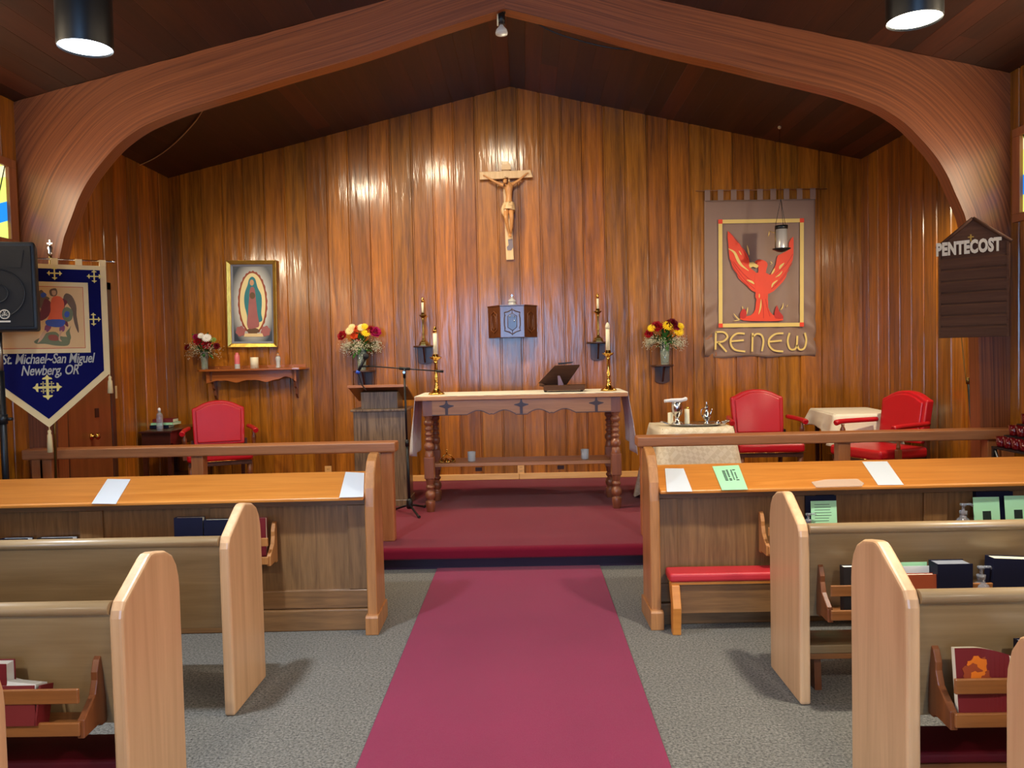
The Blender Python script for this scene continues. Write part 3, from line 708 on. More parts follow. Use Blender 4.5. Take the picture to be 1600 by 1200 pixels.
# raised kneeler on the right screen
kn = thing('kneeler', 'folding kneeler with red padded top against the right front screen', 'kneeler', (rx(1056, 970, 4.1), 4.15, 0))
m = MB(); m.bb(0.03, 1.9, 0.05, 0.075, 0.10, 0.27); m.build('front_board', M['oakx'], kn, bevel=0.003)
m = MB(); m.bb(-0.005, 1.9, 0.03, 0.165, 0.262, 0.276); tag(m.build('top_board', M['desk'], kn, bevel=0.002), 'honey coloured top board')
m = MB(); m.bb(-0.015, 1.9, 0.02, 0.17, 0.277, 0.325); tag(m.build('kneeler_pad', M['redpad'], kn, bevel=0.015, seg=3), 'red padded top')
for xq in (0.015, 1.1):
    m = MB(); m.prism([(0.0, 0.0), (0.05, 0.0), (0.055, 0.1), (0.05, 0.16), (0.10, 0.262), (0.02, 0.262), (-0.02, 0.15), (-0.01, 0.08)], xq-0.022, xq+0.022, 'yz'); lg = m.build('leg', M['desk'], kn, bevel=0.004)
    m = MB(); m.lathe([(0.012, 0), (0.010, 0.006)], 12, (xq, -0.008, 0.12), Matrix.Rotation(PI/2, 3, 'X')); m.build('bolt', M['black'], lg)

# ================================================================== books, leaflets, bottles in the racks
def book(name, loc, w, h, d, mat, label, cat='book', rx_=0.0, rz=0.0, group=None, page='pages', lean=12, cover=0.003, title=None):
    """standing book: w across, h high, d thick; bottom edge on loc, leaning back"""
    t = thing(name, label, cat, loc, rz, group)
    t.rotation_euler = (math.radians(-lean), math.radians(rx_), rz)
    m = MB(); m.bb(-w/2, w/2, -d, -d+cover, 0, h); m.bb(-w/2, w/2, -cover, 0, 0, h); m.bb(-w/2-0.0005, -w/2+cover, -d, 0, 0, h)
    m.build('cover', M[mat], t, bevel=0.001)
    m = MB(); m.bb(-w/2+cover, w/2-0.004, -d+cover, -cover, 0.003, h-0.004); m.build('pages', M[page], t)
    return t
def leaflet(loc, w, h, mat, label, lean=14, rz=0.0, art=None, cat='leaflet', name='leaflet', tilt=0):
    t = thing(name, label, cat, loc, rz); t.rotation_euler = (math.radians(-lean), math.radians(tilt), rz)
    m = MB(); m.bb(-w/2, w/2, -0.0015, 0, 0, h); m.build('sheet', M[mat], t)
    if art:
        m = MB()
        if art == 'lines':
            rr = random.Random(3)
            for k in range(9): m.bb(-w*0.36, w*0.36*rr.uniform(0.5, 1), -0.0022, -0.0015, h*(0.9-0.075*k)-0.0012, h*(0.9-0.075*k)+0.0012)
        if art == 'square': m.bb(-w*0.16, w*0.16, -0.0022, -0.0015, h*0.38, h*0.62)
        m.build('print', M['ink'], t)
    return t
def pump_bottle(loc, s, label, fill='gel'):
    t = thing('pump_bottle', label, 'bottle', loc)
    m = MB(); m.lathe([(0.0001, 0), (0.026*s, 0), (0.028*s, 0.004*s), (0.028*s, 0.085*s), (0.022*s, 0.10*s), (0.012*s, 0.108*s), (0.012*s, 0.118*s), (0.0001, 0.118*s)], 20, cap=False); m.build('body', M[fill], t)
    m = MB(); m.lathe([(0.014*s, 0.118*s), (0.014*s, 0.132*s), (0.005*s, 0.134*s), (0.005*s, 0.15*s), (0.012*s, 0.152*s), (0.012*s, 0.16*s), (0.0001, 0.162*s)], 16); m.tube([(0, 0, 0.157*s), (0.03*s, 0, 0.157*s), (0.036*s, 0, 0.15*s)], 0.0045*s, 8); m.build('pump', M['gel'], t)
    return t
# left screen rack (bottom board top at z = .425, near face y about 4.21)
zb = 0.426
def rp(px, Y, z=zb): p = at(px, 830, Y); return (p.x, Y, z)
book('hymnal', rp(299, 4.285), 0.158, 0.236, 0.04, 'navy', 'navy hymnal in the left screen rack, the one further from the aisle', lean=1, group='hymnals in the left screen rack')
book('hymnal', rp(344, 4.285), 0.150, 0.222, 0.04, 'navy', 'navy hymnal in the left screen rack, half hidden by a pew end', lean=1, group='hymnals in the left screen rack')
book('prayer_book', rp(411, 4.285), 0.05, 0.225, 0.03, 'maroonb', 'red book with white pages at the aisle end of the left screen rack', lean=1)
p = at(352, 846, 4.16); leaflet((p.x-0.03, 4.19, 0.465), 0.10, 0.16, 'paper', 'white sheet poking out in front of the navy hymnals', lean=8, tilt=38)
for px, w, mt, lab in ((20, 0.155, 'navy', 'dark book lying low in the left screen rack at the left edge'), (84, 0.20, 'dkbook', 'black book with white page edge low in the left screen rack')):
    p = at(px, 845, 4.25); book('prayer_book', (p.x, 4.30, zb), w, 0.135, 0.05, mt, lab, lean=4, page='paper')
# right screen rack
p = at(1292, 810, 4.25)
book('hymnal', (p.x, 4.355, zb), 0.168, 0.272, 0.03, 'navy', 'navy book standing behind the mint leaflet nearest the aisle, right screen', lean=2)
leaflet((at(1294, 810, 4.25).x, 4.30, zb+0.05), 0.140, 0.198, 'mint', 'mint leaflet with printed lines in front of a navy book', art='lines', lean=5)
pump_bottle((at(1263, 810, 4.28).x, 4.28, zb), 1.17, 'clear pump bottle beside the lined mint leaflet')
pump_bottle((at(1505, 800, 4.28).x, 4.28, zb), 1.4, 'clear pump bottle standing alone in the right screen rack')
book('hymnal', (at(1562, 800, 4.3).x, 4.372, zb), 0.20, 0.272, 0.035, 'navy', 'navy book behind the two mint leaflets with dark squares', lean=2)
leaflet((at(1553, 800, 4.25).x, 4.305, zb+0.05), 0.142, 0.2, 'mint', 'mint leaflet with a dark square, the whole one right of the lone bottle', art='square', lean=6)
leaflet((at(1602, 800, 4.25).x, 4.30, zb+0.055), 0.142, 0.2, 'mint', 'mint leaflet with a dark square cut by the right edge of the picture', art='square', lean=6)
# right pew rack, row one (board top z .405, y 3.30)
z1 = 0.406
def pb(px, dy, z=z1, Y=3.30): return (at(px, 900, Y).x, Y-0.0+dy, z)
book('paperback', pb(1424, -0.06), 0.125, 0.168, 0.03, 'rust', 'curled rust brown paperback beside the thick navy hymnal', lean=3)
leaflet((pb(1430, 0)[0], 3.272, z1+0.003), 0.125, 0.186, 'paper', 'white leaflet behind the curled paperback', lean=2)
leaflet((pb(1424, 0)[0], 3.288, z1+0.003), 0.12, 0.199, 'mint', 'pale green leaflet at the back of the paperback', lean=1)
book('hymnal', pb(1474, -0.018), 0.142, 0.214, 0.075, 'navy', 'thick navy hymnal with blue grey page tops on the right pew', lean=0, page='greymat')
book('hymnal', pb(1562, -0.02), 0.165, 0.226, 0.065, 'navy', 'thick navy hymnal with cream page tops on the right pew', lean=1, page='wax', rx_=3)
pump_bottle((pb(1519, 0)[0], 3.235, z1), 1.22, 'clear pump bottle between the two thick navy hymnals')
book('prayer_book', pb(1322, -0.025, Y=3.30), 0.07, 0.2, 0.04, 'dkbook', 'black book at the aisle end of the right pew rack', lean=1)
# right pew rack, row two
def pc(px, dy=0, z=z1, Y=2.37): return (at(px, 1040, Y).x, Y+dy, z)
bk = thing('booklet', 'maroon booklet with an orange leaf picture and curled white pages', 'booklet', pc(1520, -0.035)); bk.rotation_euler = (math.radians(-7), 0, 0.0)
m = MB(); pts = []
n = 14; w = 0.155; h = 0.205
for layer, (y0, mt) in enumerate(((-0.034, 'maroonb'), (-0.03, 'pages'), (-0.008, 'pages'), (-0.004, 'maroonb'))):
    pass
def curl(y, x, zt): return y-0.0 if x < 0.2 else y
def sheet(mb, y, x0, x1, z0, z1_, curl_, th=0.002):
    for i in range(n):
        a, b = i/n, (i+1)/n
        fa, fb = curl_*max(0, a-0.45)**2*4, curl_*max(0, b-0.45)**2*4
        xa, xb = x0+(x1-x0)*a, x0+(x1-x0)*b
        za, zb_ = z1_-0.04*max(0, a-0.4)**1.5, z1_-0.04*max(0, b-0.4)**1.5
        vs = [(xa, y, z0), (xb, y, z0), (xb, y-fb, zb_), (xa, y-fa, za), (xa, y+th, z0), (xb, y+th, z0), (xb, y-fb+th, zb_), (xa, y-fa+th, za)]
        mb.add(vs, [(0, 1, 2, 3), (7, 6, 5, 4), (3, 2, 6, 7), (0, 4, 5, 1), (1, 5, 6, 2), (0, 3, 7, 4)])
sheet(m, -0.034, -w/2, w/2, 0, h, 0.03); m.build('cover', M['maroonb'], bk)
m = MB(); sheet(m, -0.031, -w/2, w/2-0.004, 0.003, h-0.001, 0.03, 0.018); m.build('pages', M['pages'], bk)
m = MB(); rr = random.Random(2)
for k in range(6):
    a = k*1.05; c = (0.004+0.036*math.cos(a), 0.135+0.024*math.sin(a))
    L1 = [(c[0]+0.021*math.cos(q)*(1+0.45*abs(math.cos(2.5*q+k))+0.12*(j%2)), c[1]+0.018*math.sin(q)*(1+0.45*abs(math.cos(2.5*q+k))+0.12*(j%2))) for j, q in [(j, 2*PI*j/30) for j in range(30)]]
    m.cur = k % 2; m.prism(L1, -0.0352-0.0003*k, -0.034, 'xz')
m.build('leaf_print', [M['orangeart'], M['rust']], bk)
book('hymnal', pc(1612, -0.02), 0.13, 0.225, 0.06, 'navy', 'navy hymnal behind the bottom right pew end', lean=1, page='paper')
# left pew rack, row two: open dark book and a red one
def pd(px, dy=0, z=z1, Y=2.40): return (at(px, 1080, Y).x, Y+dy, z)
ob = thing('open_book', 'dark red book lying open with white pages up in the left pew rack', 'book', pd(46, -0.05, z1+0.012)); ob.rotation_euler = (math.radians(-16), 0, 0)
m = MB(); m.prism([(-0.10, 0.0), (0.075, 0.0), (0.055, 0.115), (-0.085, 0.115)], -0.045, -0.041, 'xz'); m.bb(0.07, 0.076, -0.045, 0.022, 0, 0.115); m.build('cover', M['maroonb'], ob)
m = MB(); m.prism([(-0.098, 0.004), (0.068, 0.004), (0.058, 0.118), (-0.02, 0.126), (-0.06, 0.136), (-0.088, 0.122)], -0.041, 0.018, 'xz'); m.build('pages', M['paper'], ob)
book('prayer_book', pd(2, -0.015), 0.115, 0.20, 0.045, 'maroonb', 'red prayer book with white page tops at the left edge', lean=1, page='paper')

# ================================================================== sheets on the sloping desks
def on_desk(side, pxs, mat, label, name='paper_sheet', cat='paper sheet', lift=0.0, th=0.0008, z_near=0.760):
    """quad from four photo pixels: near-left, near-right, far-right, far-left, on the desk slope"""
    scr = SL_ if side < 0 else SR_
    a = scr.rotation_euler.z
    R = Matrix.Rotation(a, 3, 'Z'); o = scr.location
    n = R @ Vector((0, -(0.853-0.763), 0.335)); n.normalize(); p0 = o + R @ Vector((0, 0, 0.7642+lift))
    pts = []
    for (x, y) in pxs:
        d = RM @ Vector(((x-800)/F, -(y-600)/F, -1)); t = (p0-CAM).dot(n)/d.dot(n); pts.append(CAM+d*t)
    m = MB(); c = sum(pts, Vector())/4
    N_ = len(pts); m.add([p-c for p in pts]+[p-c+n*th for p in pts], [tuple(range(N_)), tuple(range(2*N_-1, N_-1, -1))]+[(i, (i+1) % N_, N_+(i+1) % N_, N_+i) for i in range(N_)])
    ob_ = m.build(name, M[mat]); ob_.location = c
    return tag(ob_, label, cat), pts, n
on_desk(-1, [(143, 787), (181, 787.5), (204, 749), (168, 748.5)], 'paper', 'plain white sheet on the left desk, far from the aisle', lift=0.001)
on_desk(-1, [(530, 777.5), (568, 776.5), (569, 739), (540, 737.5)], 'paper', 'plain white sheet on the left desk beside its end panel', lift=0.001)
on_desk(1, [(1042, 768.5), (1082, 768), (1068, 732), (1039, 732)], 'paper', 'plain white sheet on the right desk beside its end panel', lift=0.001)
on_desk(1, [(1372, 758), (1412, 757.5), (1386, 721), (1347, 721.5)], 'paper', 'plain white sheet on the right desk beside the clear plastic bag', lift=0.001)
on_desk(1, [(1275, 762), (1347, 760), (1350, 756), (1340, 749), (1290, 750), (1268, 754)], 'clearp', 'flat clear plastic bag lying on the right desk', 'plastic_bag', 'plastic bag', lift=0.001, th=0.004)
bo, pts, n = on_desk(1, [(1128, 766), (1168.5, 765), (1154, 727), (1113, 729)], 'mint', 'mint green booklet with black printed emblem on the right desk', 'booklet', 'booklet', lift=0.001, th=0.002)
m = MB(); A, B, Cc, D = pts
def uvp(u, v): return (A*(1-u)+B*u)*(1-v)+(D*(1-u)+Cc*u)*v+n*0.0024
rr = random.Random(11)
for (u0, u1, v0, v1) in [(0.28, 0.40, 0.36, 0.80), (0.44, 0.52, 0.50, 0.80), (0.44, 0.55, 0.36, 0.46), (0.60, 0.66, 0.38, 0.84), (0.68, 0.8, 0.78, 0.84), (0.72, 0.78, 0.44, 0.7), (0.7, 0.82, 0.36, 0.4)]:
    k = 0
    vv = v0
    while vv < v1-0.02:
        q = [uvp(u0+rr.uniform(0, .015), vv), uvp(u1-rr.uniform(0, .015), vv), uvp(u1, vv+0.035), uvp(u0, vv+0.035)]
        m.add([x-bo.location for x in q]+[x-bo.location+n*0.0004 for x in q], [(0, 1, 2, 3), (7, 6, 5, 4), (0, 1, 5, 4), (1, 2, 6, 5), (2, 3, 7, 6), (3, 0, 4, 7)]); vv += 0.055
m.build('printed_emblem', M['ink'], bo)
# ================================================================== communion rails
def make_rail(side):
    x0 = (-0.86 if side < 0 else 0.885); x1 = side*3.60
    t = thing('communion_rail', 'long reddish wooden communion rail on square posts, %s of the opening' % ('left' if side < 0 else 'right'), 'rail', (x0, 5.66, 0.17), 0, 'communion rails')
    a, b = sorted((0, x1-x0))
    m = MB(); m.bb(a, b, 0.0, 0.145, 0.655, 0.73); m.build('top_rail', M['rail'], t, bevel=0.012, seg=3)
    posts = [0.03, 1.45, 2.62] if side > 0 else [0.03, 1.42, 2.6]
    for v in posts+[abs(x1-x0)-0.20]:
        m = MB(); p, q = sorted((side*v, side*(v+0.088))); m.bb(p, q, 0.03, 0.118, 0.0, 0.655); m.build('post', M['railz'], t, bevel=0.006)
    return t
make_rail(-1); make_rail(1)

# ================================================================== altar
ZP = 0.17
al = thing('altar', 'carved wooden altar table with turned legs on the maroon carpet', 'altar', (0.05, 6.72, ZP))
W2 = 0.905
m = MB(); m.bb(-W2, W2, -0.04, 0.72, 0.965, 0.998); m.build('tabletop', M['altarx'], al, bevel=0.005)
def apron_profile(xa, xb):
    pts = [(xa, 0.965), (xa, 0.838), (xa+0.30, 0.838)]
    def scal(x0, x1):
        out = []
        k = 12
        for i in range(k+1):
            f = i/k; out.append((x0+(x1-x0)*f, 0.838+0.034*math.sin(PI*f)**1.1))
        return out
    c = (xa+xb)/2
    L = (xb-xa-0.6-0.10)/2
    for base in (xa+0.30, c+0.05):
        pts += scal(base, base+L*0.46)[1:] + [(base+L*0.5, 0.842)] + scal(base+L*0.54, base+L)[0:]
        if base < c-0.05: pts += [(c-0.05, 0.832), (c+0.05, 0.832)]
    pts += [(xb, 0.838), (xb, 0.965)]
    return pts
ap = apron_profile(-0.765, 0.765)
m = MB(); m.prism(ap, -0.005, 0.025, 'xz'); fa = m.build('front_apron', M['altarx'], al, bevel=0.002)
m = MB(); st = [(x, z) for x, z in ap[1:-1]]; stroke(m, st, 0.008, -0.008, -0.004); m.build('carved_edge', M['dkwood'], fa)
for cx in (-0.64, 0.0, 0.64):
    m = MB()
    cz = 0.915
    cr = [(0.012, -0.078), (0.012, -0.02), (0.03, -0.012), (0.062, -0.003), (0.062, 0.004), (0.03, 0.010), (0.014, 0.016), (0.008, 0.03), (0.006, 0.048)]
    full = [(cx+x, cz+z) for x, z in cr]+[(cx-x, cz+z) for x, z in cr[::-1]]
    m.prism(full, -0.010, -0.004, 'xz'); m.build('carved_cross', M['dkwood'], fa)
m = MB(); m.prism(ap, 0.655, 0.68, 'xz'); m.build('rear_apron', M['altarx'], al)
for sx in (-1, 1):
    m = MB(); m.bb(sx*0.80-0.012, sx*0.80+0.012, 0.06, 0.62, 0.84, 0.965); m.build('side_apron', M['altarx'], al)
def leg_mb():
    m = MB(); q = 0.043
    m.bb(-q, q, -q, q, 0.83, 0.965); m.bb(-q*0.98, q*0.98, -q*0.98, q*0.98, 0.29, 0.475)
    z = 0.83; prof = [(0.030, 0.83)]
    def bulge(z0, z1, r):
        return [(0.026, z0), (r*0.8, z0-(z0-z1)*0.12), (r*0.97, z0-(z0-z1)*0.32), (r, z0-(z0-z1)*0.5), (r*0.97, z0-(z0-z1)*0.68), (r*0.8, z0-(z0-z1)*0.88), (0.026, z1)]
    prof = [(0.038, 0.83)]+bulge(0.80, 0.745, 0.042)+bulge(0.735, 0.70, 0.036)+bulge(0.69, 0.655, 0.036)+bulge(0.645, 0.61, 0.036)+bulge(0.60, 0.53, 0.043)+[(0.034, 0.52), (0.036, 0.50), (0.041, 0.475)]
    m.lathe(prof, 20)
    prof = [(0.041, 0.29), (0.034, 0.265), (0.033, 0.25)]+bulge(0.235, 0.195, 0.038)+bulge(0.185, 0.105, 0.044)+[(0.03, 0.095), (0.041, 0.09), (0.041, 0.06), (0.034, 0.0)]
    m.lathe(prof, 20)
    return m
for sx in (-1, 1):
    for yy in (0.043, 0.56): 
        lm = leg_mb(); 
        lm.v = [v+Vector((sx*0.805, yy, 0)) for v in lm.v]; lm.build('leg', M['altar'], al, bevel=0.003)
m = MB(); m.bb(-0.77, 0.77, 0.12, 0.48, 0.375, 0.405); m.build('lower_shelf', M['altarx'], al, bevel=0.003)
# altar cloth: runner over the top with long falls at both ends
def altar_cloth():
    t = thing('altar_cloth', 'long white cloth runner over the altar top, falling at both ends', 'cloth', (0.05, 6.72, ZP+0.9985))
    m = MB(); m.bb(-W2-0.006, W2+0.006, -0.035, 0.70, 0.0005, 0.0035); m.build('top_cloth', M['linen'], t)
    m = MB(); # frilled front lace hem running just short of the edge
    pts = [(x, -0.036-0.004*math.sin(x*40)-0.002*math.sin(x*97)) for x in [-W2+0.25+1.5*k/60 for k in range(61)]]
    m.prism([(x, y) for x, y in pts]+[(W2-0.15, 0.1), (-W2+0.25, 0.1)], 0.0035, 0.006, 'xy'); m.build('lace_edge', M['linen'], t)
    for sx in (-1, 1):
        ns, nz = 26, 14; vs = []; fs = []
        for k in range(nz+1):
            f = k/nz
            for i in range(ns+1):
                g = i/ns; y = 0.03+0.60*g + 0.02*f*math.sin(g*9)
                drop = (0.50 + 0.05*math.sin(g*3.1+1+sx) )*f
                x = W2+0.008+0.035*math.sin(f*PI/2)*(1 if f > 0 else 0)+f*0.05*math.sin(g*14+sx)*0.5+0.02*f
                vs.append((sx*x, y, 0.003-drop if f > 0 else 0.003))
        for k in range(nz):
            for i in range(ns):
                a = k*(ns+1)+i; fs.append((a, a+1, a+ns+2, a+ns+1))
        m = MB(); m.add(vs, fs, True); m.build('side_fall', M['white'], t, solid=0.003)
altar_cloth()
ZT = ZP+0.9985+0.0066
def candlestick(loc, H, rb, label, candle_h, candle_r, capmat='brass', mat='brass', group=None, wall=False):
    t = thing('candlestick', label, 'candlestick', loc, 0, group)
    m = MB()
    if wall: m.lathe([(rb, 0), (rb, 0.012), (rb*0.85, 0.02), (rb*0.8, 0.035), (rb*0.45, 0.05), (rb*0.3, 0.06)], 6, smooth=False)
    else:
        m.lathe([(rb, 0), (rb*1.0, 0.008), (rb*0.8, 0.018), (rb*0.6, 0.022), (rb*0.38, 0.045), (rb*0.25, 0.055), (rb*0.3, 0.065), (rb*0.2, 0.08)], 24)
        for k in range(4):
            a = PI/4+k*PI/2; m.ball((rb*0.9*math.cos(a), rb*0.9*math.sin(a), 0.010), 0.012, 10)
    m.build('base', M[mat], t)
    m = MB(); r = rb*0.2
    m.lathe([(r, 0.06), (r*1.5, 0.075), (r, 0.09), (r*1.05, 0.12), (r*1.4, 0.13), (r, 0.14), (r, H-0.075), (r*1.4, H-0.065), (r*1.1, H-0.055), (r*1.2, H-0.045)], 8 if wall else 20); m.build('stem', M[mat], t)
    m = MB(); m.lathe([(r*1.1, H-0.045), (r*2.6, H-0.03), (rb*0.75, H-0.018), (rb*0.78, H-0.012), (r*2, H-0.015), (r*1.7, H+0.012), (r*1.4, H+0.012), (0.0001, H)], 24, cap=False); m.build('drip_pan', M[mat], t)
    m = MB(); m.lathe([(candle_r, H), (candle_r, H+candle_h)], 20)
    cd = m.build('candle', M['wax'], t)
    m = MB(); m.lathe([(candle_r*1.12, H+candle_h-0.005), (candle_r*1.12, H+candle_h+0.02), (candle_r*0.75, H+candle_h+0.04), (candle_r*0.35, H+candle_h+0.05), (candle_r*0.3, H+candle_h+0.052)], 16); m.build('candle_cap', M[capmat], cd)
    return t
pL = at(682, 612, 6.98); pR = at(951, 607, 6.98)
candlestick((pL.x, 6.98, ZT), 0.345, 0.072, 'shiny brass candlestick at the left end of the altar', 0.205, 0.0175, group='brass candlesticks on the altar')
candlestick((pR.x, 6.98, ZT), 0.345, 0.072, 'shiny brass candlestick at the right end of the altar', 0.205, 0.0175, capmat='wax', group='brass candlesticks on the altar')
# missal stand
ms = thing('missal_stand', 'dark wooden book stand tilted up on the altar, seen from behind', 'book stand', (at(880, 607, 6.95).x, 6.92, ZT), math.radians(-6))
m = MB(); m.bb(-0.175, 0.185, 0.0, 0.26, 0.012, 0.055); m.build('base', M['board'], ms, bevel=0.003)
for x in (-0.16, 0.16):
    for y in (0.02, 0.24):
        m = MB(); m.lathe([(0.010, 0), (0.013, 0.004), (0.012, 0.014)], 12, (x, y, 0)); m.build('foot', M['black'], ms)
R = Matrix.Rotation(math.radians(18), 3, 'Z') @ Matrix.Rotation(math.radians(42), 3, 'X') 
ct = Vector((-0.01, 0.12, 0.15))
def plate(m, c, d): m.box(Vector(c), d, None)
m = MB(); T = Matrix.Translation((-0.02, 0.10, 0.145)) @ Matrix.Rotation(math.radians(24), 4, 'Y').inverted() @ Matrix.Rotation(math.radians(-52), 4, 'X').inverted()
# desk board: lower edge away from the pews, upper edge leaning toward them, whole board turned
m.add([(-0.185, 0.215, 0.062), (0.12, 0.07, 0.062), (0.185, -0.03, 0.235), (-0.065, 0.06, 0.235), (-0.192, 0.205, 0.052), (0.113, 0.06, 0.052), (0.178, -0.045, 0.228), (-0.072, 0.045, 0.228)],
      [(0, 1, 2, 3), (7, 6, 5, 4), (0, 4, 5, 1), (1, 5, 6, 2), (2, 6, 7, 3), (3, 7, 4, 0)]); 
m = MB(); m.prism([(-0.235, 0.075), (-0.20, 0.045), (-0.175, 0.055), (0.02, 0.055), (0.145, 0.225), (0.14, 0.235), (-0.075, 0.232)], 0.03, 0.045, 'xz')
# shear so that the board is a sloping plane: higher parts lie nearer the pews
m.v = [Vector((v.x, v.y+0.17-(v.z-0.05)*0.75, v.z)) for v in m.v]
bd = m.build('book_rest', M['board'], ms, bevel=0.002)
m = MB(); m.tube([(-0.225, 0.185, 0.062), (-0.17, 0.185, 0.05)], 0.016, 8); m.build('ledge', M['board'], bd)
m = MB(); m.prism([(-0.05, 0.055), (0.0, 0.055), (-0.035, 0.14), (-0.055, 0.14)], 0.085, 0.1, 'xz'); m.build('strut', M['rackz'], ms)
sb = thing('missal', 'black book resting on the tilted altar book stand', 'book', (ms.location.x, ms.location.y, ZT), math.radians(-6))
m = MB(); m.prism([(-0.04, 0.238), (0.075, 0.25), (0.09, 0.262), (-0.045, 0.255)], 0.03, 0.08, 'xz'); m.build('cover', M['dkbook'], sb, bevel=0.002)
# bells and glass votives on the lower shelf
ZS = ZP+0.405
bl = thing('altar_bells', 'cluster of small brass altar bells on the lower altar shelf', 'bells', (at(697, 725, 6.95).x, 6.93, ZS+0.0005))
for (x, y, s) in ((-0.035, 0, 1), (0.02, -0.02, 0.9), (0.06, 0.03, 1.0), (0.0, 0.04, 0.9)):
    m = MB(); m.lathe([(0.028*s, 0.0), (0.026*s, 0.006), (0.02*s, 0.018), (0.014*s, 0.028), (0.004, 0.032)], 16, (x, y, 0)); m.build('bell', M['brass'], bl)
m = MB(); m.tube([(-0.035, 0, 0.03), (-0.02, 0, 0.055), (0.01, 0.01, 0.07), (0.045, 0.02, 0.052), (0.06, 0.03, 0.03)], 0.005, 8); m.tube([(0.01, 0.01, 0.07), (0.01, 0.01, 0.10)], 0.006, 8); m.ball((0.01, 0.01, 0.105), 0.009); m.build('handle', M['brass'], bl)
def votive(px, py, Y, label, mat):
    t = thing('votive_glass', label, 'glass', (at(px, py, Y).x, Y, ZS+0.0005))
    m = MB(); m.lathe([(0.0001, 0.0), (0.030, 0.0), (0.034, 0.004), (0.036, 0.085), (0.033, 0.085), (0.031, 0.008), (0.0001, 0.008)], 24, cap=False); m.build('glass', M[mat], t)
    m = MB(); m.lathe([(0.028, 0.009), (0.028, 0.05)], 20); m.build('wax', M['wax'], t)
votive(737, 718, 6.95, 'small grey ribbed votive glass on the lower altar shelf near the bells', 'frost')
votive(914, 714, 6.95, 'small white votive glass on the right of the lower altar shelf', 'frost')

# ================================================================== lectern
lc = thing('lectern', 'stepped grey brown oak lectern with a wide slanted top', 'lectern', (at(594, 700, 7.04).x, 7.04, ZP))
m = MB(); m.bb(-0.235, 0.235, 0.0, 0.36, 0.06, 0.86); m.build('body', M['lect'], lc, bevel=0.003)
m = MB(); m.bb(-0.248, 0.248, -0.015, 0.37, 0, 0.06); m.build('plinth', M['lect'], lc, bevel=0.004)
m = MB(); m.bb(-0.255, 0.255, -0.02, 0.375, 0.86, 0.882); m.build('ledge', M['lect'], lc, bevel=0.004)
m = MB(); m.bb(-0.165, 0.165, 0.02, 0.33, 0.882, 1.035); m.build('upper_box', M['lect'], lc, bevel=0.003)
m = MB(); m.prism([(-0.06, 1.085), (-0.055, 1.10), (0.40, 0.955), (0.395, 0.935)], -0.265, 0.265, 'yz'); m.v = [Vector((v.x*(1.0 if v.y < 0.1 else 1.0), v.y, v.z)) for v in m.v]
m.build('slanted_top', M['rackz'], lc, bevel=0.002)
m = MB(); m.bb(-0.265, 0.265, -0.068, -0.055, 1.078, 1.102); m.build('top_lip', M['rail'], lc, bevel=0.002)
m = MB(); m.bb(-0.09, 0.12, -0.02, 0.10, 0, 0.002); ps = m.build('paper_sheet', M['paper']); ps.location = (lc.location.x-0.02, 7.04, ZP+1.088); ps.rotation_euler = (math.radians(-17.7), 0, 0)
tag(ps, 'white paper on the slanted top of the lectern', 'paper sheet')
# ================================================================== microphone stand
bx_, by_ = at(640, 790, 6.66).x, 6.66
mc = thing('microphone_stand', 'black boom microphone stand with tripod foot before the lectern', 'microphone stand', (bx_, by_, ZP))
topz = at(632, 590, by_).z-ZP; tx = at(632, 590, by_).x-bx_
m = MB(); m.tube([(0, 0, 0.06), (tx*0.55, 0, 0.62)], 0.013, 12); m.tube([(tx*0.55, 0, 0.62), (tx, 0, topz)], 0.009, 12); m.tube([(tx*0.54, 0, 0.585), (tx*0.56, 0, 0.64)], 0.017, 12); m.build('pole', M['black'], mc)
hub = MB(); hub.lathe([(0.022, 0.05), (0.03, 0.07), (0.026, 0.12), (0.018, 0.135)], 16); hub.build('hub', M['black'], mc)
for px, py, yy in ((655, 808, 6.42), (617, 795, 6.72), (664, 791, 6.80)):
    e = atz(px, py, ZP+0.01); m = MB(); v = Vector((e.x-bx_, e.y-by_, 0.012)); m.tube([(0, 0, 0.085), tuple(v*0.85+Vector((0, 0, 0.008))), tuple(v)], 0.009, 8); lg = m.build('leg', M['black'], mc)
    m = MB(); m.tube([tuple(v*0.93), tuple(v*1.03)], 0.012, 8); m.build('rubber_foot', M['black'], lg)
a = at(576, 572, by_)-mc.location; b = at(693, 580.5, by_)-mc.location; piv = Vector((tx, 0, topz+0.015))
m = MB(); m.tube([tuple(a), tuple(b)], 0.0055, 10); m.tube([tuple(b-(b-a)*0.10), tuple(b)], 0.011, 10); m.build('boom', M['black'], mc)
m = MB(); c = a+(b-a)*0.48; m.tube([tuple(c-(b-a)*0.07), tuple(c+(b-a)*0.07)], 0.013, 10); m.tube([tuple(c), (tx, 0, topz)], 0.013, 10); m.ball((c.x, -0.02, c.z-0.03), 0.016); m.build('boom_clamp', M['black'], mc)
m = MB(); m.lathe([(0.011, 0), (0.011, 0.012)], 12, (c.x, -0.03, c.z-0.03), Matrix.Rotation(PI/2, 3, 'X')); m.build('clamp_knob', M['chrome'], mc)
mi = thing('microphone', 'black microphone with a blue ring held on the boom over the lectern', 'microphone', tuple(at(562, 576, by_)))
d1 = at(570, 560, by_)-mi.location; d2 = at(559, 582, by_)-mi.location
m = MB(); m.tube([tuple(d2), tuple(d1)], [0.011, 0.016], 14); m.build('handle', M['black'], mi)
m = MB(); m.ball(tuple(d1*1.2), 0.027, 14); m.build('grille', M['grille'], mi)
m = MB(); m.tube([tuple(d2*1.25), tuple(d2*0.6)], 0.018, 14); m.build('blue_ring', M['bluetape'], mi)
m = MB(); m.tube([tuple(d1*0.2), tuple(Vector(a)+mc.location-mi.location)], 0.008, 8); m.build('clip', M['black'], mi)
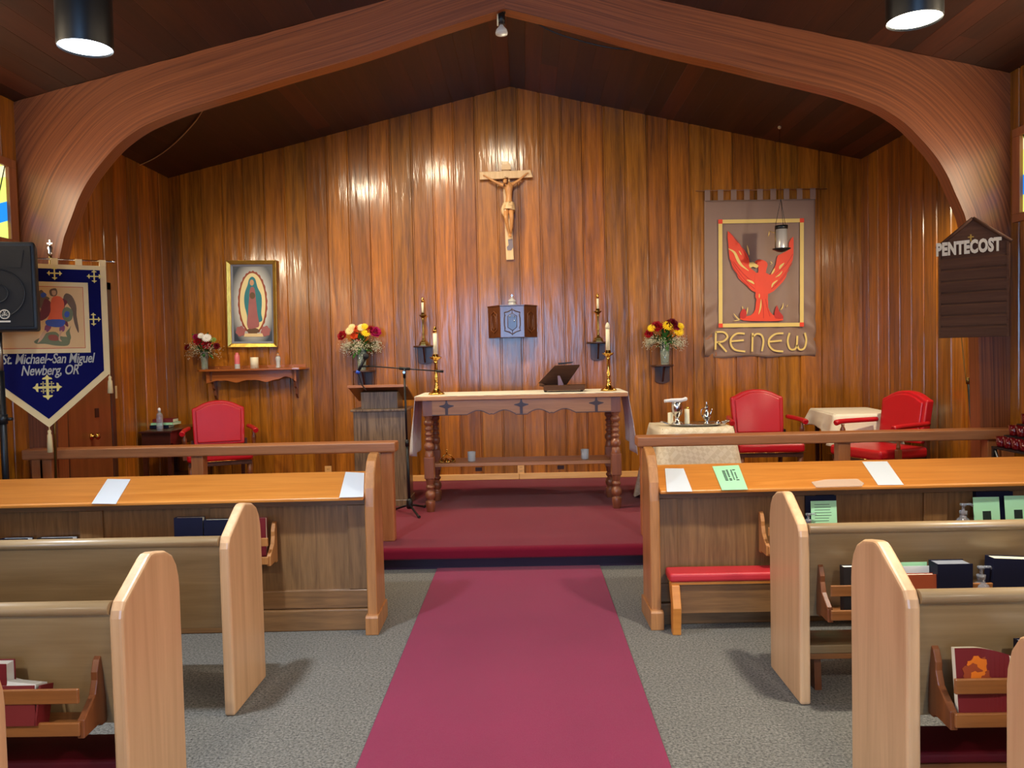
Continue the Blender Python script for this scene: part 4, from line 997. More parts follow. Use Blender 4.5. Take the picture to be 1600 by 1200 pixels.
m = MB(); e0 = Vector(mi.location)+d2; cpts = smooth_line([e0, e0+Vector((0.03, 0.02, -0.10)), e0+Vector((0.06, 0.05, -0.16)), Vector((lc.location.x-0.15, 6.97, ZP+1.12))], 5)
m.tube([tuple(p) for p in cpts], 0.0035, 6); tag(m.build('microphone_cable', M['black']), 'thin black cable hanging from the microphone to the lectern', 'cable')
# ================================================================== red armchairs
def make_chair(label, loc, rz):
    t = thing('armchair', label, 'armchair', loc, rz, 'red leather armchairs')
    # origin: floor point below the middle of the backrest foot; faces -Y
    # backrest: camel-backed padded board, slightly leaning
    def back_profile(w, h0, h1):
        p = [(-w*0.96, h0), (w*0.96, h0), (w, h1-0.09), (w*0.99, h1-0.075), (w*0.86, h1-0.065)]
        p += [(w*f, h1-0.065*(abs(f)/0.86)**2.2) for f in (0.6, 0.35, 0.12, -0.12, -0.35, -0.6)]
        p += [(-w*0.86, h1-0.065), (-w*0.99, h1-0.075), (-w, h1-0.09)]
        return p
    bp = back_profile(0.252, 0.50, 0.945)
    m = MB(); m.prism(bp, -0.035, 0.045, 'xz'); m.v = [Vector((v.x, v.y+(v.z-0.5)*0.16, v.z)) for v in m.v]
    b = m.build('backrest', M['red'], t, bevel=0.022, seg=4)
    m = MB(); ip = [(x*0.86, 0.73+(z-0.73)*0.88) for x, z in bp]; m.prism(ip, -0.052, -0.03, 'xz'); m.v = [Vector((v.x, v.y+(v.z-0.5)*0.16, v.z)) for v in m.v]
    m.build('back_pad', M['red'], b, bevel=0.012, seg=3)
    m = MB(); m.prism([(-0.30, -0.53), (0.30, -0.53), (0.265, 0.03), (-0.265, 0.03)], 0.385, 0.475, 'xy'); st = m.build('seat', M['red'], t, bevel=0.03, seg=4)
    m = MB(); m.tube([(-0.302, -0.534, 0.39), (0.302, -0.534, 0.39)], 0.003, 6); m.build('nail_trim', M['brass'], st)
    m = MB(); m.prism([(-0.285, -0.51), (0.285, -0.51), (0.25, 0.03), (-0.25, 0.03)], 0.345, 0.387, 'xy'); m.build('seat_frame', M['dkwood'], t)
    for s in (-1, 1):
        m = MB(); m.tube(smooth_line([(s*0.285, 0.0, 0.675), (s*0.315, -0.18, 0.672), (s*0.33, -0.36, 0.668), (s*0.335, -0.43, 0.655)], 4), [0.022]*9+[0.024, 0.026, 0.027, 0.022], 12)
        ar = m.build('armrest', M['red'], t)
        m = MB(); m.lathe([(0.016, 0.0), (0.018, 0.03), (0.012, 0.05), (0.022, 0.10), (0.024, 0.12), (0.012, 0.15), (0.015, 0.17)], 14, (s*0.318, -0.36, 0.475)); m.bb(s*0.318-0.018, s*0.318+0.018, -0.38, -0.34, 0.40, 0.48); m.build('arm_post', M['oldbrass'] if False else M['rackz'], ar)
        m = MB(); m.lathe([(0.014, 0.0), (0.018, 0.02), (0.016, 0.05), (0.026, 0.10), (0.02, 0.16), (0.028, 0.2), (0.018, 0.22), (0.026, 0.25), (0.026, 0.36)], 14, (s*0.265, -0.48, 0)); m.build('leg', M['rackz'], t)
        m = MB(); m.prism([(0.0, 0.36), (0.04, 0.36), (0.085, 0.0), (0.055, 0.0)], s*0.22-0.018, s*0.22+0.018, 'yz'); m.build('leg', M['dkwood'], t)
        m = MB(); m.bb(s*0.25-0.018, s*0.25+0.018, 0.0, 0.035, 0.34, 0.55); m.build('back_post', M['dkwood'], t)
    return t
def on_floor(px, Y): return (at(px, 700, Y).x, Y, 0.17)
make_chair('red leather armchair below the framed picture, beside the dark side table', (-3.035, 7.93, 0.17), math.radians(22))
make_chair('red leather armchair between the cloth covered credence table and the corner table', (at(1184, 640, 7.75).x, 7.75, 0.17), math.radians(-3))
make_chair('red leather armchair turned sideways in front of the corner table', (3.40, 6.98, 0.17), math.radians(-70))

# ================================================================== cloth covered tables
def draped_table(name, label, cat, loc, rz, w, d, h, drop, flare, folds, clothmat, tablemat='dkwood', seed=1, cloth_label=''):
    t = thing(name, label, cat, loc, rz)
    m = MB(); m.bb(-w/2, w/2, -d/2, d/2, h-0.025, h); m.build('tabletop', M[tablemat], t)
    m = MB(); m.bb(-w/2+0.04, w/2-0.04, -d/2+0.04, d/2-0.04, h-0.09, h-0.025); m.build('apron', M[tablemat], t)
    for sx in (-1, 1):
        for sy in (-1, 1):
            m = MB(); m.prism([(-0.022, h-0.03), (0.022, h-0.03), (0.014, 0), (-0.014, 0)], sy*(d/2-0.05)-0.018, sy*(d/2-0.05)+0.018, 'xz'); m.v = [Vector((v.x+sx*(w/2-0.05), v.y, v.z)) for v in m.v]; m.build('leg', M[tablemat], t)
    # cloth
    rr = random.Random(seed); r = 0.03; per = []
    W_, D_ = w/2+0.006, d/2+0.006
    def corner(cx, cy, a0):
        for k in range(5):
            a = a0+PI/2*k/4; per.append((cx+r*math.cos(a), cy+r*math.sin(a), math.cos(a), math.sin(a), 1.0))
    def side(x0, y0, x1, y1, nx, ny, n_=14):
        for k in range(1, n_): f = k/n_; per.append((x0+(x1-x0)*f, y0+(y1-y0)*f, nx, ny, 0.0))
    corner(W_-r, D_-r, 0); side(W_-r, D_, -W_+r, D_, 0, 1); corner(-W_+r, D_-r, PI/2); side(-W_, D_-r, -W_, -D_+r, -1, 0)
    corner(-W_+r, -D_+r, PI); side(-W_+r, -D_, W_-r, -D_, 0, -1); corner(W_-r, -D_+r, 1.5*PI); side(W_, -D_+r, W_, D_-r, 1, 0)
    N_ = len(per); rows_ = 12; vs = []; fs = []
    for k in range(rows_+1):
        f = k/rows_
        for i, (x, y, nx, ny, c) in enumerate(per):
            ph = i/N_*2*PI
            wv = 0.5+0.5*math.sin(ph*folds+seed)
            dd = drop(x, y) if callable(drop) else drop
            off = f*flare*(0.35+0.65*wv+0.9*c) + (0.004 if k else 0)
            vs.append((x+nx*off, y+ny*off, h+0.004-f*dd*(1.0+0.05*math.sin(ph*3+seed)+0.08*c) if k else h+0.004))
    for k in range(rows_):
        for i in range(N_):
            j = (i+1) % N_; fs.append((k*N_+i, k*N_+j, (k+1)*N_+j, (k+1)*N_+i))
    m = MB(); m.add(vs, fs, True); m.add([vs[i] for i in range(N_)], [tuple(range(N_))])
    cl = m.build(name+'_cloth' if False else 'tablecloth', M[clothmat]); cl.modifiers.new('s', 'SOLIDIFY').thickness = 0.002
    cl.location = loc; cl.rotation_euler = (0, 0, rz); tag(cl, cloth_label, 'tablecloth')
    return t
cX = (at(1030, 670, 6.65).x+at(1148, 670, 6.65).x)/2
draped_table('credence_table', 'small table hidden under a cream damask cloth, carrying the silver tray', 'table', (cX, 6.95, 0.17), math.radians(2), 0.60, 0.58, 0.685, 0.60, 0.085, 7, 'damask', seed=2, cloth_label='cream damask cloth hanging in folds over the credence table')
draped_table('corner_table', 'dark table under a short ivory cloth in the right corner', 'table', (3.26, 7.72, 0.17), math.radians(-4), 0.55, 0.78, 0.715, lambda x, y: 0.16+0.10*(x > 0.1)+(0.10 if y < -0.2 else 0), 0.05, 6, 'linen', 'mahog', seed=4, cloth_label='short ivory cloth draped over the corner table')
TZ = 0.17+0.685+0.0065
# silver tray and vessels
ty = 6.86; tX = cX+0.03
tr = thing('silver_tray', 'shiny silver tray with handles on the cream table cloth', 'tray', (tX, ty, TZ), math.radians(-3))
def oval(rx_, ry, n=40): return [(rx_*math.copysign(abs(math.cos(2*PI*k/n))**0.7, math.cos(2*PI*k/n)), ry*math.copysign(abs(math.sin(2*PI*k/n))**0.7, math.sin(2*PI*k/n))) for k in range(n)]
m = MB(); O = [(0.19, 0.12, 0.0), (0.205, 0.135, 0.004), (0.235, 0.16, 0.018), (0.24, 0.165, 0.02), (0.233, 0.158, 0.022), (0.2, 0.13, 0.008), (0.19, 0.12, 0.005)]
vs = []; fs = []
for rx_, ry, z in O: vs += [(x, y, z) for x, y in oval(rx_, ry)]
for k in range(len(O)-1):
    for i in range(40): j = (i+1) % 40; fs.append((k*40+i, k*40+j, (k+1)*40+j, (k+1)*40+i))
fs.append(tuple(range(40))); fs.append(tuple(range(6*40+39, 6*40-1, -1))); m.add(vs, fs, True); m.build('dish', M['silver'], tr)
for s in (-1, 1):
    m = MB(); m.tube(smooth_line([(s*0.235, -0.05, 0.018), (s*0.285, -0.035, 0.034), (s*0.295, 0, 0.036), (s*0.285, 0.035, 0.034), (s*0.235, 0.05, 0.018)], 5), 0.007, 8); m.build('handle', M['silver'], tr)
TT = TZ+0.0068
def cruet(x, y, s, label, name='cruet', cat='cruet', kind=0):
    t = thing(name, label, cat, (x, y, TT))
    m = MB()
    if kind == 0: m.lathe([(0.0001, 0), (0.03*s, 0), (0.032*s, 0.006*s), (0.014*s, 0.02*s), (0.034*s, 0.05*s), (0.036*s, 0.075*s), (0.02*s, 0.105*s), (0.014*s, 0.125*s), (0.02*s, 0.145*s), (0.021*s, 0.155*s), (0.0001, 0.158*s)], 24, cap=False)
    else: m.lathe([(0.0001, 0), (0.04*s, 0), (0.042*s, 0.01*s), (0.018*s, 0.03*s), (0.016*s, 0.06*s), (0.034*s, 0.08*s), (0.042*s, 0.12*s), (0.04*s, 0.165*s), (0.036*s, 0.17*s), (0.0001, 0.168*s)], 24, cap=False)
    b = m.build('body', M['silver'], t)
    if kind == 0:
        m = MB(); m.lathe([(0.018*s, 0.158*s), (0.01*s, 0.17*s), (0.004*s, 0.175*s), (0.008*s, 0.185*s), (0.002, 0.20*s)], 16, cap=False); m.build('stopper', M['silver'], t)
        m = MB(); m.tube(smooth_line([(-0.018*s, 0, 0.14*s), (-0.045*s, 0, 0.13*s), (-0.05*s, 0, 0.09*s), (-0.034*s, 0, 0.06*s)], 5), 0.004*s, 8); m.build('handle', M['silver'], t)
        m = MB(); m.tube(smooth_line([(0.03*s, 0, 0.08*s), (0.045*s, 0, 0.12*s), (0.05*s, 0, 0.135*s)], 4), [0.006*s]*5+[0.004*s]*4, 8); m.build('spout', M['silver'], t)
    return t
Xa = lambda px, Y=6.86: at(px, 650, Y).x
cruet(Xa(1058), 6.86, 1.18, 'tall silver chalice topped by a rolled white cloth on the silver tray', 'chalice', 'chalice', 1)
cruet(Xa(1106), 6.90, 0.98, 'silver cruet with pointed stopper at the right of the tray')
m = MB(); m.tube(smooth_line([(-0.105, 0, 0.0), (-0.05, 0.005, 0.004), (0.0, 0, 0.006), (0.05, -0.01, 0.008), (0.09, -0.005, 0.02)], 5), [0.014]*5+[0.016]*11+[0.016, 0.017, 0.018, 0.014, 0.01][:5], 10)
nk = m.build('purificator', M['white']); nk.location = (Xa(1058)-0.005, 6.85, TT+0.210); tag(nk, 'rolled white linen cloth laid across the tall chalice', 'cloth')
cd = thing('candle_jar', 'ivory pillar candle in a glass behind the chalice on the silver tray', 'candle', (Xa(1076), 6.93, TT))
m = MB(); m.lathe([(0.021, 0), (0.022, 0.01), (0.021, 0.13), (0.0001, 0.135)], 20); m.build('candle', M['wax'], cd)
m = MB(); m.lathe([(0.017, 0.131), (0.017, 0.15), (0.0001, 0.152)], 16, cap=False); m.build('cap', M['brass'], cd)
cd = thing('candle_jar', 'short white candle left of the chalice on the silver tray', 'candle', (Xa(1048, 6.93), 6.94, TT))
m = MB(); m.lathe([(0.024, 0), (0.025, 0.01), (0.024, 0.10), (0.0001, 0.105)], 20); m.build('candle', M['wax'], cd)
pt = thing('small_dish', 'little silver dish with a knobbed lid at the right end of the tray', 'dish', (Xa(1120), 6.82, TT))
m = MB(); m.lathe([(0.0001, 0), (0.02, 0), (0.03, 0.012), (0.03, 0.016), (0.012, 0.026), (0.004, 0.03), (0.006, 0.036), (0.0001, 0.04)], 20, cap=False); m.build('bowl', M['silver'], pt)

# ================================================================== dark side table left with books and bottle
stp = (-3.44, 7.86, 0.17)
sd = thing('side_table', 'dark mahogany side table in the left corner with books on top', 'side table', stp, 0)
m = MB(); m.bb(-0.20, 0.12, -0.38, 0.38, 0.665, 0.685); m.build('tabletop', M['mahog'], sd, bevel=0.004)
m = MB(); m.bb(-0.18, 0.10, -0.36, 0.36, 0.53, 0.664); dr = m.build('drawer_box', M['mahog'], sd, bevel=0.003)
for sx in (-0.16, 0.08):
    for sy in (-0.33, 0.33): m = MB(); m.bb(sx-0.02, sx+0.02, sy-0.02, sy+0.02, 0, 0.56); m.build('leg', M['mahog'], sd)
m = MB(); m.bb(-0.18, 0.10, -0.35, 0.35, 0.18, 0.20); m.build('lower_shelf', M['mahog'], sd)
zt = 0.17+0.686
def flat_book(name, loc, w, d, h, rz, mat, label, page='pages'):
    t = thing(name, label, 'book', loc, rz)
    m = MB(); m.bb(-w/2, w/2, -d/2, d/2, 0, 0.003); m.bb(-w/2, w/2, -d/2, d/2, h-0.003, h); m.bb(-w/2, w/2, -d/2, -d/2+0.003, 0, h); m.build('cover', M[mat], t)
    m = MB(); m.bb(-w/2+0.003, w/2-0.004, -d/2+0.003, d/2-0.003, 0.003, h-0.003); m.build('pages', M[page], t)
bX = at(250, 668, 7.85).x
flat_book('book', (bX-0.02, 7.88, zt), 0.24, 0.17, 0.03, 0.1, 'navy', 'navy book at the bottom left of the pile on the dark side table')
flat_book('book', (bX+0.03, 7.90, zt+0.031), 0.25, 0.18, 0.022, -0.05, 'mint', 'pale green booklet above the navy book on the dark side table')
flat_book('book', (bX+0.03, 7.92, zt+0.054), 0.20, 0.15, 0.035, 0.05, 'maroonb', 'red book on top of the pile on the dark side table')
b = thing('sanitizer_bottle', 'slim clear bottle of white gel on the dark side table', 'bottle', (at(250, 668, 7.72).x, 7.72, zt))
m = MB(); m.lathe([(0.0001, 0), (0.03, 0), (0.031, 0.004), (0.031, 0.13), (0.026, 0.15), (0.013, 0.165), (0.013, 0.175), (0.0001, 0.175)], 20, cap=False); m.build('body', M['gel'], b)
m = MB(); m.lathe([(0.014, 0.175), (0.014, 0.2), (0.006, 0.21), (0.0001, 0.212)], 16); m.build('cap', M['white'], b)

# ================================================================== wall shelf below the picture, with its things
YW = 8.438
def wallx(px, py=550): return at(px, py, YW).x
sh = thing('wall_shelf', 'long orange brown wall shelf with scalloped front under the framed picture', 'wall shelf', ((wallx(322)+wallx(475))/2, YW, at(398, 579, 8.25).z))
sw = (wallx(475)-wallx(308))/2
m = MB(); m.prism([(-sw, 0.0), (-sw, -0.13), (-sw+0.05, -0.20), (-sw+0.12, -0.215), (sw-0.12, -0.215), (sw-0.05, -0.20), (sw, -0.13), (sw, 0.0)], 0.0, 0.022, 'xy'); m.build('shelf_board', M['shelf'], sh, bevel=0.004)
m = MB(); m.bb(-sw, sw-0.03, -0.012, 0.0, 0.022, 0.055); m.build('back_rail', M['shelf'], sh, bevel=0.003)
pf = []; x0, x1 = -sw+0.10, sw-0.10
pf += [(x0, 0.0)]
K = 60
for k in range(K+1):
    f = k/K; x = x0+(x1-x0)*f; ph = f*3
    z = -0.115-0.012*math.cos(ph*2*PI)+0.010*abs(math.sin(ph*PI*2)) + (0.03*math.sin(PI*((f-0.8)/0.2)) if f > 0.8 else 0)
    pf.append((x, z))
pf += [(x1, 0.0)]
m = MB(); m.prism(pf, -0.15, -0.132, 'xz'); m.build('scalloped_apron', M['shelf'], sh, bevel=0.002)
for x in (x0+0.05, x1-0.03):
    pr = [(0.0, 0.0), (-0.16, 0.0), (-0.155, -0.10), (-0.11, -0.13), (-0.10, -0.18), (-0.06, -0.20), (-0.055, -0.26), (-0.02, -0.30), (0.0, -0.31)]
    m = MB(); m.prism(pr, x-0.012, x+0.012, 'yz'); m.build('bracket', M['rackz'], sh, bevel=0.003)
for k in range(8):
    m = MB(); xx = -sw+0.12+k*(2*sw-0.24)/7; m.lathe([(0.004, 0.022), (0.004, 0.034), (0.0001, 0.037)], 10, (xx, -0.19, 0)); m.build('peg', M['brass'], sh)
SZ = sh.location.z+0.0225
def rose(mb, c, r, up=Vector((0, 0, 1)), seed=0):
    """layered cupped petals"""
    rr = random.Random(seed); q = up.to_track_quat('Z', 'Y').to_matrix()
    for ring, (n_, rad, tilt, sz) in enumerate(((3, 0.15, 0.15, 0.55), (5, 0.35, 0.5, 0.7), (6, 0.6, 0.95, 0.8), (7, 0.8, 1.3, 0.8))):
        for k in range(n_):
            a = 2*PI*(k+0.5*ring)/n_+rr.uniform(-.15, .15)
            vs = []; fs = []
            for i in range(5):
                for j in range(5):
                    u = (j/4-0.5)*2; v = i/4
                    w = sz*0.62*math.sin(PI*(0.18+0.72*v))
                    rad_ = rad*0.4+v*sz*math.sin(tilt); z = v*sz*math.cos(tilt)*0.95-0.1*ring
                    cur = 0.18*u*u
                    p = Vector((rad_-cur*math.cos(tilt)*0.9, u*w, z+0.05*(v**3)*math.sin(tilt)+cur*0.3))
                    p.rotate(Matrix.Rotation(a, 3, 'Z').to_quaternion()); vs.append(Vector(c)+q @ (p*r))
            for i in range(4):
                for j in range(4): s_ = i*5+j; fs.append((s_, s_+1, s_+6, s_+5))
            mb.add(vs, fs, True)
def daisy(mb, c, r, up, n_=16, layers=2):
    q = up.to_track_quat('Z', 'Y').to_matrix()
    for L__ in range(layers):
        for k in range(n_):
            a = 2*PI*(k+0.5*L__)/n_; rr = r*(1-0.25*L__)
            pts = [(0.1, 0.06, 0.02), (0.6, 0.13, 0.12+0.2*L__), (1.0, 0.05, 0.12+0.3*L__), (1.0, -0.05, 0.12+0.3*L__), (0.6, -0.13, 0.12+0.2*L__), (0.1, -0.06, 0.02)]
            vs = []
            for x, y, z in pts:
                p = Vector((x*rr, y*rr*1.2, z*rr)); p.rotate(Matrix.Rotation(a, 3, 'Z').to_quaternion()); vs.append(Vector(c)+q @ p)
            mb.add(vs, [tuple(range(6))])
    mb.ball(Vector(c)+up*r*0.15, r*0.28, 8)
def leaf(mb, base, dirv, L, w):
    d = dirv.normalized(); s = d.cross(Vector((0, 0, 1)));
    if s.length < 0.1: s = Vector((1, 0, 0))
    s.normalize(); nrm = s.cross(d)
    pts = [(0, 0), (0.25, 0.7), (0.55, 1), (0.8, 0.6), (1, 0)]
    vs = [base+d*(L*u)+s*(w*v*0.5)-nrm*(L*0.18*u*u) for u, v in pts]+[base+d*(L*u)-s*(w*v*0.5)-nrm*(L*0.18*u*u) for u, v in pts[3:0:-1]]
    mb.add(vs, [tuple(range(len(vs)))])
def bouquet(name, label, loc, vh, vr, W_, H_, flowers, seed, vase='glass', fluted=False, leaves=46, sprays=26):
    t = thing(name, label, 'flowers', loc)
    rr = random.Random(seed)
    m = MB(); m.lathe([(0.0001, 0), (vr*0.72, 0), (vr*0.78, 0.006), (vr*0.8, vh*0.3), (vr, vh), (vr*0.94, vh), (vr*0.74, vh*0.3), (vr*0.72, 0.02), (0.0001, 0.02)], 16 if fluted else 28, cap=False, smooth=not fluted); m.build('vase', M['vase'], t)
    m = MB(); m.lathe([(0.0001, 0.021), (vr*0.71, 0.021), (vr*0.86, vh*0.68), (0.0001, vh*0.68)], 24, cap=False)
    top = Vector((0, 0, vh))
    m = MB()
    for k in range(16):
        a = rr.uniform(0, 2*PI); b = rr.uniform(0, 2*PI)
        m.tube([(vr*0.45*math.cos(a), vr*0.45*math.sin(a), 0.024), (vr*0.7*math.cos(b), vr*0.7*math.sin(b), vh*0.95), (vr*1.3*math.cos(b), vr*1.3*math.sin(b), vh*1.3)], 0.0028, 5)
    m.build('stems', M['stemg'], t)
    m = MB(); C0 = Vector((0, 0, vh*1.02))
    for k in range(leaves):
        a = rr.uniform(0, 2*PI); el = rr.uniform(-0.35, 1.2); d = Vector((math.cos(a)*math.cos(el), math.sin(a)*math.cos(el)*0.4, math.sin(el)*0.85))
        R_ = rr.uniform(0.15, 0.8)
        leaf(m, C0+Vector((d.x*W_*R_, d.y*W_*R_*0.5-0.02, d.z*H_*R_)), d+Vector((0, 0, rr.uniform(-.3, .4))), rr.uniform(0.055, 0.10), rr.uniform(0.028, 0.046))
    m.build('foliage', M['green'], t)['kind'] = 'stuff'
    m = MB(); st = MB()
    for k in range(sprays):
        a = rr.uniform(0, 2*PI); el = rr.uniform(-0.35, 0.55); d = Vector((math.cos(a)*math.cos(el), math.sin(a)*math.cos(el)*0.6, math.sin(el)*0.7))
        e = C0+Vector((d.x*W_*1.0, d.y*W_*0.7-0.02, d.z*H_*0.8)); st.tube([tuple(C0*0.9), tuple((C0+e)/2+Vector((0, 0, 0.02))), tuple(e)], 0.0012, 4)
        for j in range(15):
            p = e+Vector((rr.gauss(0, .022), rr.gauss(0, .018), rr.gauss(0, .024))); m.ball(p, rr.uniform(0.0028, 0.0045), 5)
    m.build('babys_breath', M['gyps'], t)['kind'] = 'stuff'; st.build('spray_stems', M['stemg'], t)
    for i, (dx, dz, r, kind, mat) in enumerate(flowers):
        c = Vector((dx, -0.06-0.02*rr.random(), dz)); up = Vector((dx*2.0, -0.8, 0.35+dz-vh*1.2)).normalized(); m = MB()
        (rose if kind == 'r' else daisy)(m, c, r, up, **({'seed': i} if kind == 'r' else {}))
        m.build('flower_head', M[mat], t)
    return t
yv = 8.28
bouquet('flower_vase', 'vase of red roses and white blooms on the left end of the wall shelf', (at(320, 577, yv).x, yv, SZ), 0.19, 0.044, 0.17, 0.22,
        [(-0.04, 0.30, 0.045, 'r', 'rosered'), (0.055, 0.265, 0.05, 'r', 'rosered'), (-0.15, 0.24, 0.035, 'r', 'dkred'), (0.16, 0.245, 0.035, 'r', 'dkred'), (0.065, 0.33, 0.05, 'd', 'whitep'), (0.0, 0.355, 0.035, 'd', 'whitep'), (0.13, 0.31, 0.03, 'd', 'lgreen'), (-0.06, 0.35, 0.03, 'r', 'magenta')], 3, fluted=True, leaves=110)
# things on the wall shelf
c1 = thing('glass_candle', 'pink and white glass candle on the wall shelf under the picture', 'candle', (at(371, 577, yv).x, yv, SZ))
m = MB(); m.lathe([(0.0001, 0), (0.026, 0), (0.027, 0.005), (0.027, 0.05)], 20, cap=False); m.build('white_band', M['frost'], c1)
m = MB(); m.lathe([(0.0272, 0.05), (0.0272, 0.14), (0.016, 0.155), (0.015, 0.17), (0.0001, 0.17)], 20, cap=False); m.build('glass', M['pink'], c1)
c2 = thing('pillar_candle', 'squat cream pillar candle in the middle of the wall shelf', 'candle', (at(398, 577, yv).x, yv, SZ))
m = MB(); m.lathe([(0.0001, 0), (0.042, 0), (0.042, 0.115), (0.038, 0.118), (0.034, 0.108), (0.0001, 0.106)], 24, cap=False); m.build('wax', M['wax'], c2)
m = MB(); m.tube([(0, 0, 0.105), (0.002, 0, 0.118)], 0.0015, 6); m.build('wick', M['black'], c2)
c3 = thing('statuette', 'small robed statuette in blue and white on the right of the wall shelf', 'statuette', (at(435, 577, yv).x, yv, SZ))
m = MB(); m.lathe([(0.0001, 0), (0.024, 0), (0.026, 0.01), (0.02, 0.03), (0.022, 0.07), (0.027, 0.095), (0.024, 0.112), (0.010, 0.122), (0.0001, 0.124)], 18, cap=False); m.build('robe', M['frost'], c3)
m = MB(); m.lathe([(0.021, 0.03), (0.0245, 0.07), (0.029, 0.10), (0.018, 0.128)], 18, cap=False); m.v = [Vector((v.x, abs(v.y)*0.9 if v.y > -0.004 else v.y*0.3, v.z)) for v in m.v]; m.build('mantle', M['shell'], c3)
m = MB(); m.ball((0, -0.002, 0.136), 0.014, 12, (0.9, 0.9, 1.1)); m.build('head', M['skin'], c3)
m = MB(); m.lathe([(0.010, 0.15), (0.012, 0.160), (0.007, 0.158)], 10, cap=False); m.build('crown', M['silver'], c3)

# ================================================================== framed picture
fc = at(394.5, 475, YW-0.03); fw, fh = 0.535/2, 0.925/2
pc_ = thing('framed_picture', 'gilt framed devotional picture of a robed figure in a pale oval glow', 'picture', (fc.x, YW-0.03, fc.z), 0); pc_.rotation_euler = (0, math.radians(1.0), 0)
def frame_ring(w, h, t_, y0, y1):
    m = MB()
    o = [(-w, -h), (w, -h), (w, h), (-w, h)]; i_ = [(-w+t_, -h+t_), (w-t_, -h+t_), (w-t_, h-t_), (-w+t_, h-t_)]
    for k in range(4):
        j = (k+1) % 4
        vs = [(o[k][0], y1, o[k][1]), (o[j][0], y1, o[j][1]), (o[j][0], y0, o[j][1]), (o[k][0], y0, o[k][1]),
              (i_[k][0], y1, i_[k][1]), (i_[j][0], y1, i_[j][1]), (i_[j][0], y0+0.012, i_[j][1]), (i_[k][0], y0+0.012, i_[k][1])]
        m.add(vs, [(0, 1, 2, 3), (7, 6, 5, 4), (3, 2, 6, 7), (0, 4, 5, 1), (0, 3, 7, 4), (1, 5, 6, 2)])
    return m
frame_ring(fw, fh, 0.042, -0.028, 0.025).build('frame', M['gold'], pc_, bevel=0.004)
frame_ring(fw-0.042, fh-0.042, 0.020, -0.010, 0.018).build('inner_frame', M['greymat'], pc_)
m = MB(); m.bb(-fw+0.05, fw-0.05, 0.008, 0.016, -fh+0.05, fh-0.05); cv = m.build('painted_ground', M['picback'], pc_)
def ell(cx, cz, a, b, n_=48, wob=0.0, wn=22, p=1.0): 
    return [(cx+a*math.cos(q)*(1+wob*math.sin(wn*q)), cz+b*math.sin(q)*(1+wob*math.sin(wn*q))*(1.0)) for q in [2*PI*k/n_ for k in range(n_)]]
def flat(mb_pts, y, mat, name, parent, th=0.0015):
    m = MB(); 
    for pts_ in (mb_pts if isinstance(mb_pts[0][0], (tuple, list)) else [mb_pts]): m.prism([tuple(q) for q in pts_], y-th, y, 'xz')
    return m.build(name, M[mat], parent)
flat(ell(0.0, 0.012, 0.158, 0.340, 96, 0.02, 26), 0.0080, 'rust', 'oval_border', cv)
flat(ell(0.0, 0.012, 0.138, 0.318), 0.0064, 'cream', 'oval_glow', cv)
cloak = [(-0.045, 0.15), (-0.03, 0.20), (0.0, 0.222), (0.03, 0.20), (0.05, 0.13), (0.085, 0.06), (0.088, -0.02), (0.082, -0.10), (0.09, -0.16), (0.05, -0.18), (-0.05, -0.215), (-0.055, -0.12), (-0.075, -0.04), (-0.08, 0.03), (-0.07, 0.09)]
flat([(v[0]*1.12, v[1]*1.22+0.02) for v in smooth_line([Vector(q) for q in cloak], 4, True)], 0.0048, 'teal', 'painted_cloak', cv)
gown = [(-0.02, 0.12), (0.02, 0.12), (0.035, 0.0), (0.045, -0.10), (0.06, -0.20), (0.03, -0.225), (-0.05, -0.225), (-0.045, -0.1), (-0.035, 0.0)]
flat([(v[0]*1.12, v[1]*1.22+0.02) for v in smooth_line([Vector(q) for q in gown], 4, True)], 0.0032, 'rosep', 'painted_gown', cv)
flat(ell(-0.004, 0.228, 0.022, 0.032), 0.0032, 'skin', 'painted_face', cv); flat(ell(0.0, 0.09, 0.03, 0.036), 0.0016, 'brownp', 'painted_hands', cv)
flat(ell(0, -0.285, 0.065, 0.03), 0.0040, 'brownp', 'painted_pedestal', cv); flat([(-0.10, -0.35), (0.11, -0.35), (0.10, -0.315), (-0.09, -0.315)], 0.0040, 'bcream', 'painted_scroll', cv)
for sx in (-1, 1):
    flat(ell(sx*0.135, -0.29, 0.05, 0.055, 30, 0.1, 6), 0.0048, 'rosep', 'painted_blossoms', cv)

# ================================================================== wall brackets with candlesticks and flower vases
def sconce(px, label, y_top, base_w=0.12):
    p = at(px, y_top, 8.33)
    t = thing('wall_bracket', label, 'wall bracket', (p.x, YW, p.z), 0, 'wooden wall brackets')
    m = MB(); m.prism([(-base_w, -0.0), (-base_w, -0.05), (-base_w*0.75, -0.17), (-base_w*0.3, -0.20), (base_w*0.3, -0.20), (base_w*0.75, -0.17), (base_w, -0.05), (base_w, 0.0)], -0.016, 0.0, 'xy'); m.build('shelf', M['dkwood'], t, bevel=0.003)
    pr = [(-0.078, -0.016), (0.078, -0.016)]+[(0.078-0.0*q, -0.16) for q in (0,)]+[(0.078*math.cos(a), -0.17-0.03*math.sin(a)) for a in (0.2, 0.6, 1.0, PI/2, 2.1, 2.5, 2.9)]+[(-0.078, -0.16)]
    m = MB(); m.prism(pr, -0.02, 0.0, 'xz'); m.build('back_plate', M['dkwood'], t, bevel=0.003)
    m = MB(); m.prism([(-0.018, -0.016), (-0.15, -0.016), (-0.13, -0.04), (-0.05, -0.16), (-0.018, -0.185)], -0.009, 0.009, 'yz'); m.build('gusset', M['dkwood'], t)
    return t
s1 = sconce(662, 'dark wooden wall bracket holding the candlestick left of the wall cabinet', 540)
s2 = sconce(935, 'dark wooden wall bracket holding the candlestick right of the wall cabinet', 534)
s3 = sconce(567, 'dark wooden wall bracket under the vase above the lectern', 579)
